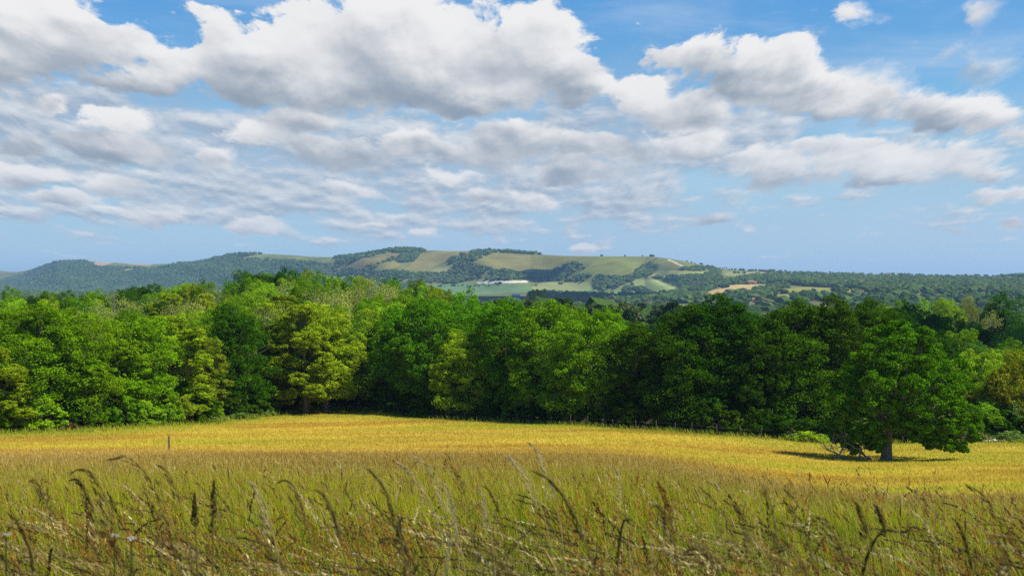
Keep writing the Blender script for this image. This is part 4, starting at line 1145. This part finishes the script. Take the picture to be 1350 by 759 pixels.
# --- tall single stalks that stand up out of the grass, one by one
def stalk(px_base, px_tip, row_tip, dist, kind, col, label, droop=1.0, head=None):
    """a stem that grows at the given place and bends to its tip; head is a part of its own"""
    g = GG
    if kind != 'dock':
        px_base = px_tip + (px_base - px_tip) * 1.45 + (14 if px_base >= px_tip else -14); droop = max(droop, .55)
    base = at(px_base + g.uniform(4, 22), dist)
    def W(px, row): return np.array([(px - 675) / F * dist - base.x, g.normal() * .02, (379.5 - row) / F * dist - base.z])
    root = empty('grass_stalk' if kind != 'dock' else 'dock_plant', base)
    lean = px_base - px_tip
    reach = (70 + .5 * abs(lean)) * 3.6 / dist
    P0 = np.array([0, 0, -.03]); P1 = W(px_base + lean * .15, row_tip + reach * 1.5); P2 = W(px_base - lean * (.30 + .12 * droop), row_tip + reach * (.55 - .48 * droop)); P3 = W(px_tip, row_tip + 16 * max(0, droop - .3))
    tt = np.linspace(0, 1, 22)[:, None]
    path = (1-tt)**3 * P0 + 3*tt*(1-tt)**2 * P1 + 3*tt*tt*(1-tt) * P2 + tt**3 * P3
    v, f = tube(path, np.linspace(.0024, .0009, 22) * (1.6 if kind == 'dock' else 1), 5)
    cs = np.tile(np.array(col) * .5 + np.array([.17, .15, .03]), (len(v), 1))
    link(bpy.data.objects.new('stem', mesh_np('stem', v, f, [GM], {'col': cs}, True)), root)
    L = (head or .26) * (.70 if kind == 'spike' else .85)
    seg = np.cumsum(np.r_[0, np.linalg.norm(np.diff(path, axis=0), axis=1)]); tot = seg[-1]
    def P(s): return np.array([np.interp(s, seg, path[:, i]) for i in range(3)])
    V, Fq, C, n0 = [], [], [], 0
    m = {'panicle': 58, 'spike': 52, 'fescue': 34, 'dock': 46}[kind]
    for i in range(m):
        t = i / (m - 1); s = tot - L * (1 - t)
        c = P(s); d = unit(P(min(tot, s + .01)) - P(s - .01))
        sd = g.normal(size=3); sd = unit(sd - d * (sd @ d))
        if kind == 'panicle': out = sd * L * .13 * (1.1 - t) * g.uniform(.2, 1) + np.array([0, 0, -.02 * g.random()]); sz = .0065; thin = .26
        elif kind == 'spike': out = sd * L * .030 * (1.2 - t) * g.uniform(.3, 1) + np.array([-.004, 0, -.003]); sz = .0085; thin = .19
        elif kind == 'fescue': out = sd * L * .07 * (1.1 - t) + np.array([-.012, 0, -.012]) * (1.2 - t); sz = .011; thin = .20
        else: out = sd * .012 * (1.15 - t) * g.uniform(.2, 1); sz = .0055; thin = .6
        ax = unit(d + out / L * 2.2 + g.normal(size=3) * .12)
        q = c + out; sz *= g.uniform(.8, 1.25)
        s1 = unit(np.cross(ax, g.normal(size=3))); s2 = np.cross(ax, s1)
        for ss in (s1, s2):
            V += [q - ax * sz, q - ss * sz * thin, q + ax * sz * 1.4, q + ss * sz * thin]; Fq.append([n0, n0+1, n0+2, n0+3]); n0 += 4
        if kind in ('panicle', 'fescue'):
            e = s1 * .0006
            V += [c - e, c + e, q + e, q - e]; Fq.append([n0, n0+1, n0+2, n0+3]); n0 += 4
    V = np.array(V); C = np.tile(np.array(col), (len(V), 1)) * np.repeat(g.uniform(.7, 1.3, len(V) // 4), 4)[:, None]
    link(bpy.data.objects.new('seed_head', mesh_np('seed_head', V, np.array(Fq), [GM], {'col': C})), root)
    tag(root, label, 'dock' if kind == 'dock' else 'grass stalk', 'tall stalks standing out of the foreground grass')
DK, MD, PL, RU, GR = (.125, .088, .034), (.26, .18, .06), (.62, .50, .26), (.28, .10, .03), (.13, .14, .03)
STALKS = [
 (214, 152, 585, 3.6, 'fescue', DK, 'tall arching dark stalk whose drooping head reaches up near the lone fence post', 1.4, .42),
 (140, 100, 602, 3.7, 'fescue', DK, 'dark drooping grass head left of the tallest arching stalk', 1.4, .26),
 (122, 96, 617, 3.8, 'fescue', DK, 'small dark drooping head just below another one on the left', 1.2, .16),
 (68, 40, 624, 4.2, 'panicle', MD, 'brown stalk leaning left at the far left of the grass', .5, .16),
 (232, 212, 607, 5.0, 'fescue', MD, 'thin brown stalk right of the tallest arching stalk', .6, .18),
 (276, 283, 633, 3.6, 'dock', DK, 'chunky dark dock head forking upward on the left', .1, .16),
 (262, 258, 648, 3.6, 'dock', DK, 'short dark dock head beside the forking one', .4, .09),
 (398, 368, 619, 4.4, 'fescue', MD, 'thin arching brown stalk right of the dock heads', 1.3, .2),
 (352, 327, 628, 4.0, 'fescue', PL, 'pale straw coloured stalk bending left beyond the dock', .8, .18),
 (446, 418, 634, 3.4, 'spike', MD, 'dark curved grass spike at the left of the middle', .9, .2),
 (522, 487, 614, 3.4, 'spike', DK, 'long straight dark spike leaning left in the middle left', .2, .3),
 (566, 524, 607, 5.0, 'fescue', PL, 'pale stalk leaning left beside the long dark spike', .3, .22),
 (585, 549, 599, 5.0, 'fescue', PL, 'pale stalk with its tip against the golden field left of the centre', .3, .24),
 (608, 594, 607, 4.6, 'panicle', MD, 'brown stalk with side branches a little left of the centre', .3, .2),
 (592, 588, 633, 4.2, 'panicle', PL, 'short pale stalk in the centre left', .4, .14),
 (655, 640, 634, 4.4, 'spike', MD, 'short curved brown spike in the centre', .6, .13),
 (638, 632, 640, 4.8, 'fescue', PL, 'bleached thin stalk in the centre', .5, .15),
 (708, 669, 596, 4.4, 'fescue', PL, 'thin pale stalk reaching the golden field right of the centre', .2, .22),
 (722, 697, 577, 4.8, 'fescue', PL, 'highest thin pale stalk whose tip crosses the bright golden field', .1, .24),
 (772, 707, 617, 3.3, 'spike', DK, 'dark heavy spike drooping left in the middle', .7, .28),
 (812, 809, 608, 6.0, 'fescue', PL, 'faint pale upright stalk right of the middle', .1, .18),
 (878, 866, 628, 4.0, 'panicle', RU, 'rusty feathery stalk standing upright right of the middle', .0, .17),
 (884, 862, 650, 3.8, 'fescue', MD, 'brown hooked stalk under the rusty feathery one', 1.2, .14),
 (822, 830, 668, 3.6, 'spike', DK, 'dark hooked spike curling right in the middle of the grass', 1.4, .16),
 (1018, 1004, 634, 3.3, 'panicle', MD, 'blurred upright brown head at the right of the middle', .1, .27),
 (985, 968, 660, 4.2, 'fescue', MD, 'short brown upright head left of the blurred one', .1, .16),
 (1064, 1034, 656, 3.6, 'panicle', DK, 'dark feathery head rising left of the clump on the right', .3, .26),
 (1116, 1062, 664, 3.2, 'panicle', DK, 'dark drooping head arching left over the clump on the right', 1.4, .24),
 (1140, 1127, 656, 4.0, 'fescue', DK, 'small dark tip in the clump on the right', .3, .12),
 (1168, 1156, 662, 4.2, 'fescue', DK, 'thin dark tip right of the small one in the clump', .3, .10),
 (1136, 1172, 679, 3.3, 'spike', DK, 'dark spike bending right over the clump on the right', 1.2, .2),
 (1246, 1190, 677, 3.3, 'panicle', DK, 'long dark arching stalk right of the clump', 1.4, .3),
 (1274, 1255, 676, 3.6, 'spike', DK, 'dark straight spike leaning left near the right side', .2, .2),
 (1345, 1284, 638, 3.3, 'fescue', DK, 'tall dark stalk reaching left at the right edge of the grass', .3, .36),
 (1330, 1300, 690, 3.1, 'panicle', MD, 'brown feathery head low by the right edge', 1.0, .2),
 (960, 905, 700, 3.0, 'panicle', MD, 'brown blurred head hanging left low in the middle right', 1.5, .22),
 (690, 620, 706, 3.0, 'panicle', MD, 'long blurred brown head hanging left low in the centre', 1.6, .26),
 (395, 330, 697, 3.0, 'panicle', MD, 'blurred brown head bending left low on the left', 1.5, .22),
 (170, 130, 684, 3.0, 'panicle', DK, 'dark blurred head leaning left low at the left', 1.0, .22),
 (40, 14, 672, 3.2, 'spike', DK, 'dark spike leaning left in the lower left corner', .6, .2),
 (560, 500, 690, 3.1, 'panicle', DK, 'dark feathery head hanging left below the long straight spike', 1.5, .24),
 (1080, 1020, 704, 3.0, 'panicle', MD, 'brown blurred head hanging left below the clump', 1.5, .24),
]
for s in STALKS: stalk(*s)

# white flower heads low on the left
def flower(px, row, dist, label):
    b = at(px, dist); ztop = (379.5 - row) / F * dist
    root = empty('yarrow_plant', b)
    H = ztop - b.z
    v, f = tube(np.stack([np.zeros(6), np.zeros(6), np.linspace(0, H, 6)], -1), np.full(6, .003), 5)
    link(bpy.data.objects.new('stem', mesh_np('stem', v, f, [GM], {'col': vc((.12, .15, .03), len(v))})), root)
    n = 16; g = GG
    r = .016 * np.sqrt(g.random(n)); a = g.uniform(0, 6.28, n)
    c = np.stack([r * np.cos(a), r * np.sin(a), H + .012 - 3.0 * r * r + g.normal(size=n) * .003], -1)
    nrm = unit(g.normal(size=(n, 3)) * .35 + np.array([0, 0, 1])); t1 = unit(np.cross(nrm, g.normal(size=(n, 3)))); t2 = np.cross(nrm, t1)
    V = np.stack([c - t1 * .006, c - t2 * .006, c + t1 * .006, c + t2 * .006], 1).reshape(-1, 3)
    link(bpy.data.objects.new('flower_head', mesh_np('flower_head', V, np.arange(n * 4).reshape(-1, 4), [GM], {'col': vc((.45, .43, .38), n * 4)})), root)
    tag(root, label, 'flower')
flower(151, 711, 4.6, 'flat white flower low in the grass on the left, left one of a pair')
flower(173, 713, 4.5, 'flat white flower low in the grass on the left, right one of a pair')
flower(8, 708, 4.6, 'white flower head at the very left end of the foreground grass')
# ---------------------------------------------------------------- fences, logs
WIRE = flat_mat('galvanised wire', (.30, .30, .31), .5)
def post_geo(h, r, g):
    v, f = tube(np.array([[0, 0, -.3], [g.normal()*.01, 0, h*.5], [g.normal()*.03, 0, h], [g.normal()*.03, 0, h + .03]]), [r, r*.97, r*.94, r*.5], 8)
    return v, f
def fence(name, label, pts, h=1.15, wires=(.45, .95), group=None):
    g = np.random.default_rng(len(pts) + int(pts[0][0]))
    P = [at(px, float(edge(px)) + off) for px, off in pts]
    root = empty(name, P[0]); tag(root, label, 'fence', group)
    for p in P:
        hh = h * g.uniform(.92, 1.12)
        v, f = post_geo(hh, .055, g)
        o = link(bpy.data.objects.new('post', mesh_np('post', v, f, [BM['post']], smooth=True)), root)
        o.location = p - P[0]
    G = Geo()
    for z in wires:
        v, f = tube(np.array([(p - P[0] + Vector((0, -.06, z)))[:] for p in P]), np.full(len(P), .003), 4); G.add(v, f)
    link(bpy.data.objects.new('wire', mesh_np('wire', *G.out(), [WIRE])), root)
fence('wire_fence', 'post and wire fence in the shade along the foot of the central trees', [(x, -1.4) for x in [404, 431, 457, 474, 492, 512, 530, 549, 570, 588, 612, 640, 661, 682, 697, 726, 752, 775, 796, 808, 838, 865, 890, 912, 945, 976, 1004]])
fence('wire_fence', 'post and wire fence on the right between the lone oak and the bushes', [(x, -2.2) for x in [1207, 1241, 1272, 1303, 1337, 1372]], 1.1)

def lone_post():
    g = np.random.default_rng(2)
    Y = 96.0
    p = at(223, Y)
    v, f = post_geo(1.25, .06, g)
    o = link(bpy.data.objects.new('fence_post', mesh_np('fence_post', v, f, [BM['post']], smooth=True))); o.location = p
    tag(o, 'lone short dark wooden post standing in the golden meadow on the left', 'post')
lone_post()
def rail():
    Y = float(edge(1050)) - 1.6
    a, b = at(1041, Y), at(1060, Y)
    r = empty('wooden_rail', a); tag(r, 'short dark wooden rail on two posts left of the lone oak', 'rail')
    g = np.random.default_rng(4)
    for p in (a, b):
        v, f = post_geo(.85, .06, g); o = link(bpy.data.objects.new('post', mesh_np('post', v, f, [BM['post']], smooth=True)), r); o.location = p - a
    d = b - a
    v, f = tube(np.array([[-.3, -.08, .72], [d.x * .5, -.08, .74 + d.z * .5], [d.x + .3, -.08, .72 + d.z]]), [.05, .05, .045], 8)
    link(bpy.data.objects.new('crossbar', mesh_np('crossbar', v, f, [BM['post']], smooth=True)), r)
rail()

LOGB = [bark_mat('pale sawn log', (.42, .36, .28), (.66, .60, .50), 5.0), bark_mat('reddish log bark', (.16, .085, .06), (.34, .22, .17), 5.0)]
LOGE = flat_mat('log end grain', (.62, .50, .34))
for i, (px, off, dz, L, r, rz, k, lab) in enumerate([
    (1294, -.6, .16, 2.0, .17, .3, 1, 'reddish log at the left end of the log heap'),
    (1301, -.9, .15, 2.4, .16, -.2, 0, 'long pale log at the bottom front of the log heap'),
    (1304, -.3, .44, 1.8, .16, .5, 1, 'reddish log lying on top of the log heap'),
    (1311, -.7, .20, 1.3, .20, 1.1, 0, 'thick whitish log with its cut end towards the meadow in the log heap'),
    (1316, -.3, .22, 1.9, .18, -.35, 1, 'reddish brown log at the right side of the log heap'),
    (1321, -.9, .14, 1.2, .15, .8, 0, 'short pale log at the right end of the log heap')]):
    p = at(px, float(edge(px)) + off, dz)
    root = empty('log', p, rz); tag(root, lab, 'log', 'heap of pale logs by the right fence')
    g = np.random.default_rng(60 + i)
    xs = np.linspace(-L/2, L/2, 7)
    v, f = tube(np.stack([xs, g.normal(size=7) * .02, g.normal(size=7) * .02], -1), r * g.uniform(.88, 1.08, 7), 10)
    link(bpy.data.objects.new('bark', mesh_np('bark', v, f, [LOGB[k]], smooth=True)), root)
    for s in (0, 6):
        c = v[s*10:(s+1)*10]; vv = np.vstack([c + np.array([(.003 if s else -.003), 0, 0]), c.mean(0)[None]])
        link(bpy.data.objects.new('cut_end', mesh_np('cut_end', vv, np.array([[j, (j+1) % 10, 10] for j in range(10)]), [LOGE])), root)
# ---------------------------------------------------------------- clouds overhead, out of the view, that shade parts of the land
def overhead_cloud(x, y, z, rx, ry, alt, seed):
    """a cumulus whose shadow falls at (x, y, z)"""
    import bmesh
    bm = bmesh.new(); bmesh.ops.create_icosphere(bm, subdivisions=5, radius=1.0)
    v = np.array([q.co[:] for q in bm.verts]); f = np.array([[q.index for q in fc.verts] for fc in bm.faces]); bm.free()
    g = np.random.default_rng(seed); d = np.zeros(len(v))
    for k, a in [(2.2, .16), (4.5, .10), (9, .05), (17, .025)]:
        for _ in range(4):
            w = unit(g.normal(size=3)) * k
            d += a * .6 * np.sin(v @ w + g.uniform(0, 6.28))
    v = v * (1 + d)[:, None]
    v[:, 2] = np.where(v[:, 2] < 0, v[:, 2] * .35, v[:, 2] * .9)
    v = v * np.array([rx, ry, min(rx, ry) * .6])
    m = bpy.data.materials.get('cloud') 
    if m is None:
        m, nt, out = new_mat('cloud'); N = NT(nt)
        a = N.n('ShaderNodeBsdfDiffuse'); a.inputs[0].default_value = (.9, .9, .9, 1)
        b = N.n('ShaderNodeBsdfTranslucent'); b.inputs[0].default_value = (.9, .9, .9, 1)
        mx = N.n('ShaderNodeMixShader'); mx.inputs[0].default_value = .4
        N.link(a.outputs[0], mx.inputs[1]); N.link(b.outputs[0], mx.inputs[2]); N.link(mx.outputs[0], out.inputs[0])
    o = link(bpy.data.objects.new('cloud', mesh_np('cloud', v, f, [m], smooth=True)))
    s = (alt - z) / SUN_DIR.z
    o.location = (x + SUN_DIR.x * s, y + SUN_DIR.y * s, alt)
    tag(o, 'unseen white cumulus placed overhead to shade the wood and the hills', 'cloud', 'clouds overhead', 'stuff')
for c in [(98, 318, -10, 36, 42, 440, 2), (120, 5250, 60, 70, 130, 1600, 4), (-80, 3300, -25, 330, 520, 1100, 5), (-900, 5600, 30, 260, 220, 1700, 6)]:
    overhead_cloud(*c)
